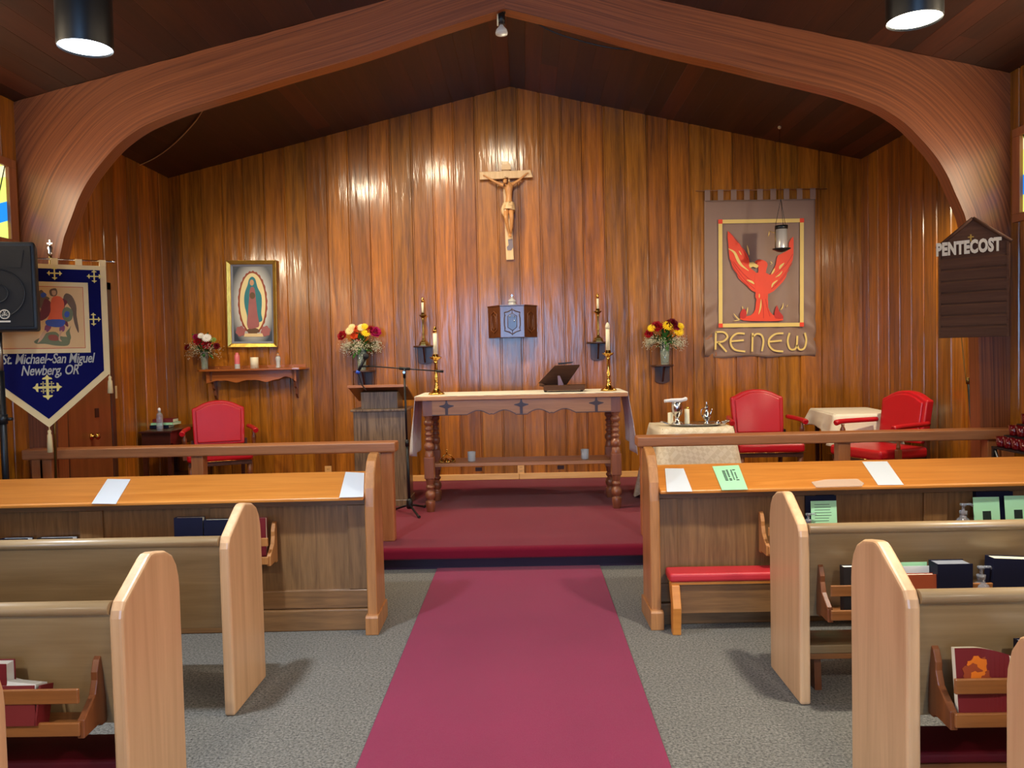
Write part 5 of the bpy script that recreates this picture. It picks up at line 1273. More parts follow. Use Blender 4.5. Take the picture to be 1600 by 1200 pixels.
s4 = sconce(1037, 'dark wooden wall bracket under the vase at the right', 570)
for s, lab in ((s1, 'aged brass candlestick on the wall bracket left of the wall cabinet'), (s2, 'aged brass candlestick on the wall bracket right of the wall cabinet')):
    candlestick((s.location.x, YW-0.11, s.location.z+0.0005), 0.335, 0.052, lab, 0.125, 0.0125, mat='oldbrass', capmat='brass', group='brass candlesticks on wall brackets', wall=True)
bouquet('flower_vase', 'vase of yellow, orange and magenta flowers on the bracket above the lectern', (s3.location.x-0.005, YW-0.13, s3.location.z+0.0005), 0.235, 0.058, 0.20, 0.21,
        [(-0.185, 0.375, 0.055, 'r', 'rosered'), (-0.10, 0.42, 0.05, 'd', 'cream'), (-0.06, 0.37, 0.042, 'r', 'orange'), (-0.08, 0.46, 0.04, 'd', 'cream'), (-0.03, 0.44, 0.04, 'r', 'orange'), (0.02, 0.45, 0.045, 'd', 'cream'), (0.075, 0.40, 0.055, 'd', 'yellow'), (0.055, 0.46, 0.04, 'd', 'yellow'), (0.12, 0.43, 0.045, 'r', 'rosered'), (0.17, 0.405, 0.06, 'r', 'magenta'), (-0.02, 0.33, 0.03, 'r', 'rosered')], 5, leaves=110, sprays=70)
bouquet('flower_vase', 'vase of dark red, purple and yellow flowers on the bracket at the right', (s4.location.x+0.01, YW-0.13, s4.location.z+0.0005), 0.225, 0.056, 0.19, 0.19,
        [(-0.175, 0.33, 0.045, 'r', 'rosered'), (-0.145, 0.385, 0.045, 'd', 'yellow'), (-0.09, 0.405, 0.06, 'r', 'rosered'), (0.025, 0.405, 0.06, 'd', 'yellow'), (0.07, 0.43, 0.06, 'r', 'dkred'), (0.115, 0.40, 0.045, 'r', 'magenta'), (0.135, 0.345, 0.06, 'd', 'yellow'), (0.155, 0.40, 0.04, 'd', 'yellow')], 8, leaves=110, sprays=70)

# ================================================================== wall cabinet (tabernacle)
tb = at(801, 527, 8.2); tt = at(801, 478, 8.2); TH = tt.z-tb.z
tn = thing('wall_cabinet', 'three sided carved mahogany wall cabinet with small round knobs', 'cabinet', (tb.x, YW, tb.z))
hw, fwid, dp = 0.262, 0.125, 0.24
m = MB(); m.prism([(-hw, 0.0), (-hw+0.005, -0.06), (-fwid, -dp), (fwid, -dp), (hw-0.005, -0.06), (hw, 0.0)], 0.0, TH, 'xy'); m.build('case', M['taber'], tn, bevel=0.003)
m = MB(); m.prism([(-hw-0.006, 0.0), (-hw, -0.062), (-fwid-0.004, -dp-0.008), (fwid+0.004, -dp-0.008), (hw, -0.062), (hw+0.006, 0.0)], TH, TH+0.012, 'xy'); m.build('top', M['taber'], tn, bevel=0.002)
def carved(mb, face, cx, cz, w, h, y):
    pts_ = [(0, h), (w*0.45, h*0.82), (w, h*0.72), (w*0.92, h*0.5), (w, 0.3*h), (w, -h*0.3), (w*0.92, -h*0.5), (w, -h*0.72), (w*0.45, -h*0.82), (0, -h)]
    full = pts_+[(-x, z) for x, z in pts_[-2:0:-1]]
    loop = [face(cx+x, cz+z, y) for x, z in full]
    mb.tube(loop, 0.006, 6, closed=True)
    full2 = [(0, h*0.68), (w*0.55, h*0.45), (w*0.55, -h*0.45), (0, -h*0.7), (-w*0.55, -h*0.45), (-w*0.55, h*0.45)]
    mb.tube([face(cx+x, cz+z, y) for x, z in full2], 0.005, 6, closed=True)
m = MB(); carved(m, lambda x, z, y: (x, -dp-0.001, z), 0, TH/2, 0.082, 0.13, 0); 
m.tube([(0, -dp-0.001, TH*0.06), (0, -dp-0.001, TH*0.94)], 0.003, 6); m.build('front_carving', M['dkwood'], tn)
m = MB(); m.prism([(0, TH*0.5+0.088), (0.045, TH*0.5+0.058), (0.045, TH*0.5-0.058), (0, TH*0.5-0.09), (-0.045, TH*0.5-0.058), (-0.045, TH*0.5+0.058)], -dp-0.006, -dp+0.002, 'xz'); m.build('door_panel', M['mahog'], tn, bevel=0.002)
for s in (-1, 1):
    a = Vector((s*fwid, -dp, 0)); b = Vector((s*(hw-0.005), -0.06, 0))
    def fc2(x, z, y, a=a, b=b, s=s):
        f = 0.5+x/((b-a).length); p = a+(b-a)*f; nn = Vector((s*0.8, -0.6, 0))*0.003; return (p.x+nn.x, p.y+nn.y, z)
    m = MB(); carved(m, fc2, 0, TH/2, 0.055, 0.115, 0); m.build('side_carving', M['rackz'], tn)
for (x, z) in ((-0.022, TH*0.66), (0.022, TH*0.66), (0.022, TH*0.52)):
    m = MB(); m.ball((x, -dp-0.014, z), 0.0085, 12); m.build('knob', M['silver'], tn)
fi = thing('crown_finial', 'small silver and glass crown ornament on top of the wall cabinet', 'ornament', (tn.location.x-0.0, YW-0.14, tb.z+TH+0.0125))
m = MB(); m.lathe([(0.0001, 0), (0.045, 0), (0.042, 0.012), (0.036, 0.03), (0.045, 0.04), (0.028, 0.062), (0.012, 0.072), (0.014, 0.082), (0.006, 0.088), (0.0001, 0.09)], 10, cap=False, smooth=False); m.build('crown', M['frost'], fi)
m = MB(); m.bb(-0.003, 0.003, -0.003, 0.003, 0.088, 0.115); m.bb(-0.011, 0.011, -0.003, 0.003, 0.10, 0.106); m.build('cross', M['silver'], fi)

# ================================================================== crucifix
k_ = 8.40/F
oc = at(797, 406, 8.40)
cx_ = thing('crucifix', 'pale wooden crucifix with a carved figure hanging on the end wall', 'crucifix', tuple(oc)); cx_.rotation_euler = (0, math.radians(-0.6), 0)
# local x right, z up; P converts photo-like offsets (pixels from the foot of the cross)
def P2(px, py): q = at(px, py, 8.40)-oc; return q.x, q.z
def quadp(pts_): return [P2(*q) for q in pts_]
m = MB(); m.prism(quadp([(791, 406), (803, 405.5), (797, 252), (786, 252)]), 0.005, 0.035, 'xz'); m.build('upright', M['linden'], cx_, bevel=0.003)
m = MB(); m.prism(quadp([(751, 281), (834, 278), (830, 266.5), (751, 269)]), -0.022, 0.008, 'xz'); m.build('crossbeam', M['linden'], cx_, bevel=0.003)
m = MB(); m.prism(quadp([(785, 266), (800, 265.5), (799, 256.5), (785, 257.5)]), -0.018, -0.006, 'xz'); m.build('title_plaque', M['linden'], cx_, bevel=0.002)
m = MB(); sp = quadp([(794, 374), (801, 373.5), (802, 386), (799, 391), (793, 391), (792, 386), (795, 383)]); m.prism(sp, 0.0, 0.006, 'xz'); m.build('inlay', M['shell'], cx_)
def J(px, py, y): x, z = P2(px, py); return (x, y, z)
joints = [ # (pos, radius)
 (J(795.5, 321, -0.045), 0.040), (J(796.5, 309, -0.05), 0.032), (J(796, 297, -0.06), 0.043), (J(794.5, 289.5, -0.055), 0.030), (J(792.8, 286, -0.068), 0.016), (J(791.0, 283, -0.085), 0.028), (J(789.8, 289.5, -0.105), 0.024),
 (J(787, 291, -0.05), 0.020), (J(773, 284, -0.04), 0.0135), (J(762, 277.5, -0.035), 0.009), (J(758.8, 275, -0.035), 0.008),
 (J(801, 290, -0.05), 0.020), (J(812.5, 283, -0.04), 0.0135), (J(822, 274.5, -0.035), 0.009), (J(825, 272, -0.035), 0.008),
 (J(792, 328, -0.055), 0.030), (J(791.5, 342, -0.105), 0.023), (J(794.0, 357, -0.065), 0.018), (J(796.5, 367, -0.035), 0.010), (J(796.0, 372, -0.055), 0.011), 
 (J(799, 328, -0.055), 0.030), (J(800.5, 341, -0.105), 0.023), (J(800, 356, -0.06), 0.018), (J(798, 366, -0.022), 0.010), (J(799, 371, -0.045), 0.010)]
edges = [(0, 1), (1, 2), (2, 3), (3, 4), (4, 5), (5, 6), (3, 7), (7, 8), (8, 9), (9, 10), (3, 11), (11, 12), (12, 13), (13, 14), (0, 15), (15, 16), (16, 17), (17, 18), (18, 19), (0, 20), (20, 21), (21, 22), (22, 23), (23, 24)]
def skin_mesh(name, joints, edges, mat, parent, sub=2):
    me = bpy.data.meshes.new(name); me.from_pydata([j[0] for j in joints], edges, [])
    o = bpy.data.objects.new(name, me); COL.objects.link(o)
    sk = o.modifiers.new('skin', 'SKIN'); sk.use_smooth_shade = True
    for i, j in enumerate(joints):
        v = me.skin_vertices[0].data[i]; v.radius = (j[1], j[1]); v.use_root = (i == 0)
    ss = o.modifiers.new('ss', 'SUBSURF'); ss.levels = sub; ss.render_levels = sub
    dg = bpy.context.evaluated_depsgraph_get(); dg.update()
    m2 = bpy.data.meshes.new_from_object(o.evaluated_get(dg)); bpy.data.objects.remove(o)
    o = bpy.data.objects.new(name, m2); COL.objects.link(o); m2.materials.clear(); m2.materials.append(mat)
    m2.polygons.foreach_set('use_smooth', [True]*len(m2.polygons)); o.parent = parent
    return o
body = skin_mesh('corpus', joints, edges, M['corpus'], cx_)
# fingers and face detail joined onto the carved body
m = MB()
for hand, sgn in ((10, -1), (14, 1)):
    h0 = Vector(joints[hand][0])
    for q, (a, L__) in enumerate(((0.9, 0.010), (0.45, 0.017), (0.1, 0.019), (-0.25, 0.018), (-0.6, 0.014))):
        d = Vector((sgn*math.cos(a), -0.35, math.sin(a))).normalized(); m.tube([h0, h0+d*L__*0.6, h0+d*L__+Vector((0, -0.004, -0.003))], [0.003, 0.0028, 0.002], 6)
    m.ball(h0+Vector((0, -0.008, 0)), 0.003, 6)
hd = Vector(joints[6][0])
m.ball(hd+Vector((-0.004, -0.020, 0.006)), 0.005, 8, (0.7, 1, 1.5))
m.build('hands_and_nose', M['corpus'], body)
m = MB()
hc = Vector(joints[5][0])
m.ball(hc+Vector((0.006, 0.008, 0.004)), 0.027, 12, (1, 0.9, 1.0)); m.tube([hc+Vector((0.022, -0.002, 0.0)), hc+Vector((0.020, -0.012, -0.03)), hc+Vector((0.014, -0.018, -0.055))], [0.012, 0.011, 0.005], 8)
m.tube([hc+Vector((-0.02, 0.0, 0)), hc+Vector((-0.024, -0.008, -0.03))], [0.009, 0.006], 8); m.ball(hd+Vector((-0.002, -0.010, -0.022)), 0.012, 8, (1, 0.8, 1.3))
m.build('hair_and_beard', M['hairp'], cx_)
m = MB(); m.tube([(hc.x+0.029*math.cos(a), hc.y-0.004+0.026*math.sin(a), hc.z+0.012+0.006*math.cos(a)+0.002*math.sin(9*a)) for a in [2*PI*k/24 for k in range(24)]], 0.0045, 6, closed=True); m.build('thorn_crown', M['linden'], cx_)
m = MB(); hp = Vector(joints[0][0]); vs = []; fs = []
for k in range(9):
    f = k/8
    for i in range(28):
        a = 2*PI*i/28; r = 0.052+0.006*math.sin(a*7+f*4)+0.010*f; vs.append((hp.x+r*math.cos(a)*1.05, hp.y+r*math.sin(a)*0.95-0.01*f, hp.z+0.022-f*0.085-0.012*math.sin(a+0.6)*f))
for k in range(8):
    for i in range(28): j = (i+1) % 28; fs.append((k*28+i, k*28+j, (k+1)*28+j, (k+1)*28+i))
m.add(vs, fs, True)
m.tube(smooth_line([(hp.x-0.035, hp.y-0.03, hp.z+0.005), (hp.x-0.058, hp.y-0.03, hp.z-0.035), (hp.x-0.055, hp.y-0.02, hp.z-0.09), (hp.x-0.035, hp.y-0.015, hp.z-0.125)], 4), [0.016]*5+[0.02]*4+[0.016, 0.013, 0.010, 0.006], 8)
m.tube([(hp.x+0.02, hp.y-0.04, hp.z+0.02), (hp.x-0.03, hp.y-0.052, hp.z-0.01), (hp.x+0.035, hp.y-0.048, hp.z-0.02)], 0.009, 8)
m.build('loincloth', M['linden'], cx_, solid=0.003)
# ================================================================== phoenix banner on the end wall
pc1 = at(1188, 428, YW-0.012); BW, BH = 1.165/2, 1.60/2
rb = thing('banner', 'grey brown satin banner with a red bird and the word RENEW on the end wall', 'banner', (pc1.x, YW-0.014, at(1188, 312, YW-0.014).z), 0); rb.rotation_euler = (0, math.radians(0.6), 0)
BT, BB = 0.0, at(1188, 557, YW-0.014).z-rb.location.z      # top and bottom of the cloth
kx = (YW-0.014)/F
def L(px, py):      # drawing coordinates measured from the banner's top centre
    q = at(px, py, YW-0.014); return (q.x-rb.location.x, q.z-rb.location.z)
m = MB(); nx, nz = 60, 60; vs = []; fs = []
for k in range(nz+1):
    f = k/nz; z = BT+(BB-BT)*f
    for i in range(nx+1):
        g = (i/nx-0.5)*2; x = g*(BW+0.006*f)
        e = max(0, abs(g)-0.55)/0.45
        y = -0.004-0.006*math.sin(g*16+0.6*math.sin(f*5))*(0.2+f*0.8)-e*max(0, f-0.45)*0.05*math.sin(f*46-e*5)-max(0, f-0.9)*0.06*math.sin(g*11)
        vs.append((x, y, z-0.008*math.sin(g*7)*(f > 0.98)))
for k in range(nz):
    for i in range(nx): a = k*(nx+1)+i; fs.append((a, a+1, a+nx+2, a+nx+1))
m.add(vs, fs, True); m.build('cloth', M['satin'], rb, solid=0.002)
m = MB(); m.tube([(-BW-0.09, -0.012, 0.10), (BW+0.12, -0.012, 0.10)], 0.006, 8); m.build('rod', M['rack'], rb)
for i in range(9):
    x = -BW+0.03+i*(2*BW-0.06)/8; m = MB(); m.bb(x-0.029, x+0.029, -0.020, -0.017, -0.005, 0.104); m.bb(x-0.029, x+0.029, -0.020, -0.004, 0.100, 0.108); m.build('hanging_loop', M['satin'], rb)
yq = -0.024
bx0, bx1 = L(1122, 345)[0], L(1255, 345)[0]; bz1, bz0 = L(1188, 343)[1], L(1188, 511)[1]; bw = 0.040
m = MB(); m.bb(bx0, bx1, yq-0.002, yq, bz1-bw, bz1); m.bb(bx0, bx1, yq-0.002, yq, bz0, bz0+bw); m.bb(bx0, bx0+bw, yq-0.002, yq, bz0, bz1); m.bb(bx1-bw, bx1, yq-0.002, yq, bz0, bz1)
bd_ = m.build('ribbon_border', M['yband'], rb)
for (x, z) in ((bx0, bz0), (bx1-bw, bz0), (bx0, bz1-bw), (bx1-bw, bz1-bw)):
    m = MB(); m.bb(x-0.002, x+bw+0.002, yq-0.005, yq-0.002, z-0.002, z+bw+0.002); m.build('corner_patch', M['flame'], bd_)
def ZC(x, y): return L(1120+x*140/988, 350+y*170/1200)        # coordinates read off the enlarged bird
def shp(pts_, smooth_=3):
    P_ = [ZC(*q) for q in pts_]
    return [(v.x, v.y) for v in smooth_line([Vector(q) for q in P_], smooth_, True)] if smooth_ else P_
lw = shp([(118, 85), (200, 180), (300, 290), (350, 380), (380, 500), (450, 560), (440, 760), (330, 680), (240, 600), (225, 555), (180, 500), (160, 430), (140, 380), (128, 250)], 2)
rw = shp([(838, 140), (790, 210), (785, 290), (670, 350), (650, 450), (590, 560), (560, 600), (575, 770), (690, 680), (760, 590), (790, 480), (835, 400), (842, 280)], 2)
bdy = shp([(420, 420), (470, 395), (530, 410), (560, 450), (540, 540), (600, 570), (605, 680), (565, 780), (560, 830), (440, 830), (430, 760), (420, 560), (455, 540), (455, 480)], 2)
tail = shp([(450, 800), (560, 800), (570, 920), (620, 1000), (735, 1045), (700, 1068), (500, 1072), (300, 1068), (265, 1030), (380, 1010), (430, 940)], 2)
fl1 = shp([(300, 935), (335, 980), (320, 1040), (270, 1040), (262, 990)], 2); fl2 = shp([(665, 895), (690, 960), (725, 1000), (735, 1040), (650, 1040), (640, 980)], 2)
for nm, P_, mt, dy in (('left_wing', lw, 'flame', 0), ('right_wing', rw, 'flame', 0), ('bird_body', bdy, 'flame', 0.002), ('tail', tail, 'flame', 0.001), ('fire', fl1, 'flamed', 0.0025), ('fire', fl2, 'flamed', 0.0025)):
    m = MB(); m.prism(P_, yq-0.003-dy, yq-dy+0.002, 'xz'); m.build(nm, M[mt], rb)
m = MB()
for s_ in ([(130, 95), (250, 230), (340, 400)], [(150, 400), (230, 520), (330, 640), (420, 720)], [(170, 470), (260, 600), (360, 700)], [(180, 420), (300, 560), (400, 640)], [(830, 430), (740, 560), (640, 680)], [(800, 500), (700, 630), (600, 720)], [(835, 330), (760, 450), (640, 560)], [(500, 830), (515, 920), (520, 1040)], [(540, 830), (560, 920), (590, 1020)]):
    P_ = [ZC(*q) for q in s_]; P_ = [(v.x, v.y) for v in smooth_line([Vector(q) for q in P_], 4)]; stroke(m, P_, 0.005, yq-0.0062, yq-0.0045)
m.build('feather_lines', M['flamed'], rb)
m = MB()
for s_, w in (([(125, 280), (190, 320), (230, 400), (270, 460), (350, 520)], 0.026), ([(330, 240), (345, 300), (355, 350)], 0.012), ([(240, 300), (270, 350)], 0.010), ([(330, 620), (380, 640), (415, 665)], 0.02), ([(740, 430), (700, 470), (690, 500)], 0.022), ([(640, 490), (600, 560)], 0.016), ([(720, 520), (690, 560), (645, 590)], 0.012), ([(670, 620), (620, 660), (605, 700)], 0.016),
                ([(490, 830), (485, 920), (465, 1000)], 0.014), ([(470, 770), (470, 820)], 0.010), ([(345, 920), (340, 960), (335, 1000)], 0.010), ([(285, 910), (292, 945)], 0.008), ([(735, 870), (725, 920), (700, 950)], 0.010), ([(785, 890), (768, 915)], 0.006), ([(190, 990), (230, 1040), (270, 1065)], 0.010), ([(190, 1075), (270, 1058)], 0.009), ([(590, 415), (612, 440)], 0.006), ([(600, 440), (590, 450)], 0.005)):
    P_ = [ZC(*q) for q in s_]; P_ = [(v.x, v.y) for v in smooth_line([Vector(q) for q in P_], 3)]
    n_ = len(P_); stroke(m, P_, w, yq-0.0085, yq-0.006, [w*(0.15+math.sin(PI*i/(n_-1))) for i in range(n_)])
m.build('yellow_flames', M['yband'], rb)
m = MB(); m.prism(shp([(358, 430), (400, 425), (460, 465), (440, 490), (395, 475), (362, 490), (352, 460)], 0), yq-0.009, yq-0.004, 'xz'); m.build('beak', M['yband'], rb)
m = MB(); e_ = ZC(438, 434); m.ball((e_[0], yq-0.007, e_[1]), 0.006, 8); m.build('eye', M['ink'], rb)
m = MB()
def LC(x, y): return L(1080+x*220/910, 280+y*290/1200)
for s_ in ([(165, 990), (163, 1105)], [(163, 992), (215, 992), (240, 1020), (215, 1050), (170, 1058)], [(180, 1058), (205, 1085), (235, 1118)],
           [(350, 1000), (300, 1000), (265, 1030), (262, 1070), (290, 1105), (355, 1115)], [(265, 1050), (345, 1042)],
           [(400, 1115), (402, 995)], [(402, 1020), (430, 1000), (460, 1010), (472, 1050), (462, 1112)],
           [(600, 995), (550, 1000), (512, 1030), (508, 1070), (540, 1105), (600, 1112)], [(512, 1050), (590, 1042)],
           [(640, 992), (628, 1040), (640, 1090), (665, 1100), (685, 1080), (690, 1010)], [(688, 1070), (705, 1098), (735, 1090), (748, 1040), (738, 990)]):
    P_ = [LC(*q) for q in s_]; P_ = [(v.x, v.y) for v in smooth_line([Vector(q) for q in P_], 5)] if len(P_) > 2 else P_; stroke(m, P_, 0.019, yq-0.003, yq)
m.build('lettering', M['yband'], rb)

# ================================================================== blue processional banner
BA = math.radians(35)
bnp = at(78, 405, 5.18)
nb = thing('processional_banner', 'navy blue pointed banner with gold crosses hanging from a brass rod', 'banner', (bnp.x, 5.18, bnp.z), BA)
HW = 0.455; RX = Matrix.Rotation(BA, 3, 'Z')
def NB(px, py):
    """photo pixel -> the banner's own plane (x, z)"""
    d = RM @ Vector(((px-800)/F, -(py-600)/F, -1)); nrm = RX @ Vector((0, 1, 0)); t = (nb.location-CAM).dot(nrm)/d.dot(nrm)
    q = RX.inverted() @ (CAM+d*t-nb.location); return (q.x, q.z)
rt_ = NB(165, 410); rb_ = NB(164, 583); tip = NB(77, 668)
HWr = rt_[0]-tip[0]
xl = tip[0]-HWr; zt_, zs_ = -0.032, rb_[1]; ztip = tip[1]
outl = [(xl, zt_), (tip[0]+HWr, zt_), (tip[0]+HWr, zs_), (tip[0], ztip), (xl, zs_)]
m = MB(); m.prism(outl, 0.0, 0.006, 'xz'); m.build('trim_cloth', M['bcream'], nb)
q = 0.038
inl = [(xl+q, zt_-0.030), (tip[0]+HWr-q, zt_-0.030), (tip[0]+HWr-q, zs_+q*0.45), (tip[0], ztip+q*1.5), (xl+q, zs_+q*0.45)]
m = MB(); m.prism(inl, -0.003, 0.0, 'xz'); m.build('blue_field', M['bnavy'], nb)
for k in range(6):
    x = xl+0.02+k*(2*HWr-0.04)/5; m = MB(); m.bb(x-0.02, x+0.02, -0.009, 0.009, zt_-0.002, 0.008); m.build('hanging_loop', M['bcream'], nb)
m = MB(); m.tube([(xl-0.04, 0, 0.0), (tip[0]+HWr+0.045, 0, 0.0)], 0.006, 10); m.ball((tip[0]+HWr+0.05, 0, 0), 0.012, 10); m.build('crossbar', M['chrome'], nb)
def tassel(x, z, L__):
    m = MB(); m.tube([(x, -0.002, z), (x, -0.002, z-0.02)], 0.003, 6); m.lathe([(0.006, -0.02), (0.012, -0.03), (0.009, -0.045), (0.014, -0.055), (0.019, -L__)], 12, (x, -0.002, z)); m.build('tassel', M['bcream'], nb)
tassel(tip[0], ztip+0.005, 0.17); tassel(tip[0]+HWr-0.004, zs_, 0.14); tassel(xl+0.004, zs_, 0.14)
def cross_flory(mb, cx, cz, r, y0=-0.0055, y1=-0.003):
    for k in range(4):
        a = k*PI/2; c, s = math.cos(a), math.sin(a)
        R_ = lambda u, v: (cx+u*c-v*s, cz+u*s+v*c)
        mb.prism([R_(*p) for p in [(0, -r*0.10), (r*0.62, -r*0.08), (r*0.62, -r*0.34), (r*0.74, -r*0.30), (r*0.80, -r*0.13), (r*1.0, 0), (r*0.80, r*0.13), (r*0.74, r*0.30), (r*0.62, r*0.34), (r*0.62, r*0.08), (0, r*0.10)]], y0, y1, 'xz')
for px, py in ((85, 427), (147, 432), (146, 499)):
    c = NB(px, py); m = MB(); cross_flory(m, c[0], c[1], 0.045); m.build('gold_cross', M['bgold'], nb)
c = (tip[0], NB(79, 605)[1]); m = MB(); cross_flory(m, c[0], c[1], 0.085)
for k in range(4):
    a = PI/4+k*PI/2; cross_flory(m, c[0]+0.034*math.cos(a), c[1]+0.034*math.sin(a), 0.016)
m.build('large_gold_cross', M['bgold'], nb)
for (px, py) in ((16, 427), (14, 499)):
    c = NB(px, py); m = MB(); cross_flory(m, c[0], c[1], 0.045); m.build('gold_cross', M['bgold'], nb)
# icon panel
A_ = NB(137, 442); B_ = NB(131, 551); ix0 = 2*tip[0]-A_[0]-0.02; 
m = MB(); m.bb(ix0, A_[0], -0.008, -0.003, B_[1], A_[1]); ic = m.build('icon_border', M['bcream'], nb, bevel=0.001)
m = MB(); m.bb(ix0+0.03, A_[0]-0.03, -0.010, -0.008, B_[1]+0.03, A_[1]-0.03); m.build('icon_ground', M['tan'], ic)
m = MB(); xx0, xx1, zz0, zz1 = ix0+0.032, A_[0]-0.032, B_[1]+0.032, A_[1]-0.032
stroke(m, [(xx0, zz0), (xx1, zz0), (xx1, zz1), (xx0, zz1), (xx0, zz0)], 0.004, -0.0112, -0.010); m.build('icon_line', M['flamed'], ic)
def IC(x, y): return NB(20+x*150/1125, 400+y*160/1200)
def ish(pts_, mat, name, lay, k=3):
    P_ = [IC(*q) for q in pts_]
    if k: P_ = [(v.x, v.y) for v in smooth_line([Vector(q) for q in P_], k, True)]
    m = MB(); m.prism(P_, -0.011-0.0007*lay, -0.009, 'xz'); m.build(name, M[mat], ic)
ish([(620, 440), (690, 470), (740, 580), (745, 700), (770, 850), (765, 900), (720, 790), (690, 640), (640, 560), (590, 500)], 'brownp', 'wing', 1)
ish([(430, 500), (390, 470), (340, 400), (300, 430), (300, 560), (350, 640), (380, 560)], 'brownp', 'wing', 1)
ish([(380, 500), (350, 560), (310, 700), (330, 760), (420, 700), (450, 560)], 'maroonb', 'cloak', 2)
ish([(560, 500), (640, 540), (600, 620), (650, 820), (600, 790), (540, 620)], 'maroonb', 'cloak', 2)
ish([(470, 480), (560, 480), (600, 560), (590, 700), (600, 770), (410, 770), (440, 650), (440, 560)], 'orange', 'tunic', 3)
ish([(400, 750), (600, 750), (590, 820), (500, 835), (395, 810)], 'bluep', 'skirt', 4)
ish([(385, 810), (450, 830), (410, 890), (370, 880)], 'purplep', 'leg_cloth', 3); ish([(550, 830), (605, 820), (600, 880), (550, 890)], 'purplep', 'leg_cloth', 3)
ish([(355, 880), (395, 885), (340, 980), (290, 1020), (300, 990)], 'skin', 'shin', 4); ish([(550, 885), (580, 880), (550, 960), (575, 1000), (535, 985)], 'skin', 'shin', 4)
ish([(430, 400), (500, 380), (520, 430), (500, 470), (440, 465)], 'brownp', 'painted_hair', 4); ish([(455, 410), (500, 410), (500, 455), (465, 460)], 'skin', 'painted_face', 5)
ish([(330, 440), (370, 430), (395, 460), (360, 490), (330, 480)], 'bluep', 'sphere', 3)
ish([(590, 620), (640, 600), (700, 650), (690, 740), (640, 770), (590, 740), (575, 680)], 'olive', 'shield', 5); ish([(620, 650), (660, 660), (655, 710), (620, 720), (600, 690)], 'bluep', 'shield_centre', 6)
ish([(250, 1000), (330, 950), (400, 900), (500, 890), (560, 940), (640, 950), (670, 990), (640, 1050), (500, 1050), (380, 1030), (280, 1030)], 'olive', 'serpent', 2)
ish([(640, 960), (620, 900), (660, 850), (680, 820), (665, 880), (680, 960), (655, 1000)], 'olive', 'serpent_tail', 2); ish([(420, 930), (510, 930), (530, 990), (430, 985)], 'rust', 'serpent_belly', 5)
# lettering
def script(text, px, py, wpx, size):
    c = NB(px, py); vs_, fs_ = text_geo(text, size, 0.0012, 0.0012, 0.28, 0.95)
    x0_ = min(v.x for v in vs_); x1_ = max(v.x for v in vs_)
    wl = NB(px+wpx/2, py)[0]-NB(px-wpx/2, py)[0]; k = wl/(x1_-x0_)
    m = MB(); m.T = Matrix.Translation((c[0]-(x0_+x1_)/2*k, -0.0045, c[1])) @ XZ @ Matrix.Diagonal((k, 1.05, 1, 1)); m.add(vs_, fs_); m.build('lettering', M['bsilver'], nb)
script('St. Michael~San Miguel', 78, 567.5, 146, 0.088)
script('Newberg, OR', 79, 585.5, 90, 0.088)
# its stand
stn = thing('banner_stand', 'thin brass pole standing behind the blue banner', 'pole', (at(84, 740, 5.235).x, 5.235, 0))
zr = nb.location.z
m = MB(); m.tube([(0, 0, 0.03), (at(84, 700, 5.235).x*0+(at(79, 405, 5.235).x-at(84, 740, 5.235).x), 0, zr+0.03)], 0.010, 10); m.build('pole', M['oldbrass'], stn)
m = MB(); m.lathe([(0.14, 0), (0.14, 0.012), (0.03, 0.03), (0.016, 0.06)], 24); m.build('base', M['oldbrass'], stn)
dxp = at(79, 405, 5.235).x-at(84, 740, 5.235).x
m = MB(); m.lathe([(0.012, 0.03), (0.02, 0.045), (0.012, 0.06), (0.018, 0.08), (0.006, 0.10)], 14, (dxp, 0, zr)); m.bb(dxp-0.004, dxp+0.004, -0.004, 0.004, zr+0.09, zr+0.135); m.bb(dxp-0.018, dxp+0.018, -0.004, 0.004, zr+0.108, zr+0.116); m.build('finial', M['chrome'], stn)

# ================================================================== speaker on its stand
spx = at(-2, 480, 4.72)
sz0, sz1 = at(25, 516, 4.72).z, at(25, 376, 4.72).z; shw = at(50, 450, 4.72).x-spx.x
ss_ = thing('speaker_stand', 'black tripod pole holding the loudspeaker at the left edge', 'speaker stand', (at(2, 600, 4.86).x, 4.86, 0))
m = MB(); m.tube([(0, 0, 0.35), (0, 0, at(4, 580, 4.86).z)], 0.020, 14); m.build('lower_pole', M['black'], ss_)
m = MB(); m.tube([(0, 0, at(4, 580, 4.86).z-0.02), (0, 0, sz0-0.004)], 0.017, 14); m.build('upper_pole', M['nickel'], ss_)
m = MB(); m.tube([(0, 0, at(4, 655, 4.86).z-0.03), (0, 0, at(4, 655, 4.86).z+0.03)], 0.028, 14); m.tube([(0.02, 0, at(4, 655, 4.86).z), (0.06, 0, at(4, 655, 4.86).z)], 0.010, 10); m.build('collar', M['black'], ss_)
for k in range(3):
    a = -PI/2+k*2*PI/3; m = MB(); m.tube([(0.02*math.cos(a), 0.02*math.sin(a), 0.62), (0.30*math.cos(a), 0.30*math.sin(a), 0.012)], 0.011, 8); m.tube([(0.0, 0.0, 0.36), (0.16*math.cos(a), 0.16*math.sin(a), 0.31)], 0.008, 8); m.build('leg', M['black'], ss_)
sp_ = thing('loudspeaker', 'black loudspeaker with round woofer on a pole at the left edge', 'loudspeaker', (spx.x, 4.72, sz0), math.radians(17))
Hs = sz1-sz0
m = MB(); m.prism([(-shw, 0.0), (shw, 0.0), (shw*0.72, 0.27), (-shw*0.72, 0.27)], 0.0, Hs, 'xy'); m.build('cabinet', M['blackp'], sp_, bevel=0.018, seg=3)
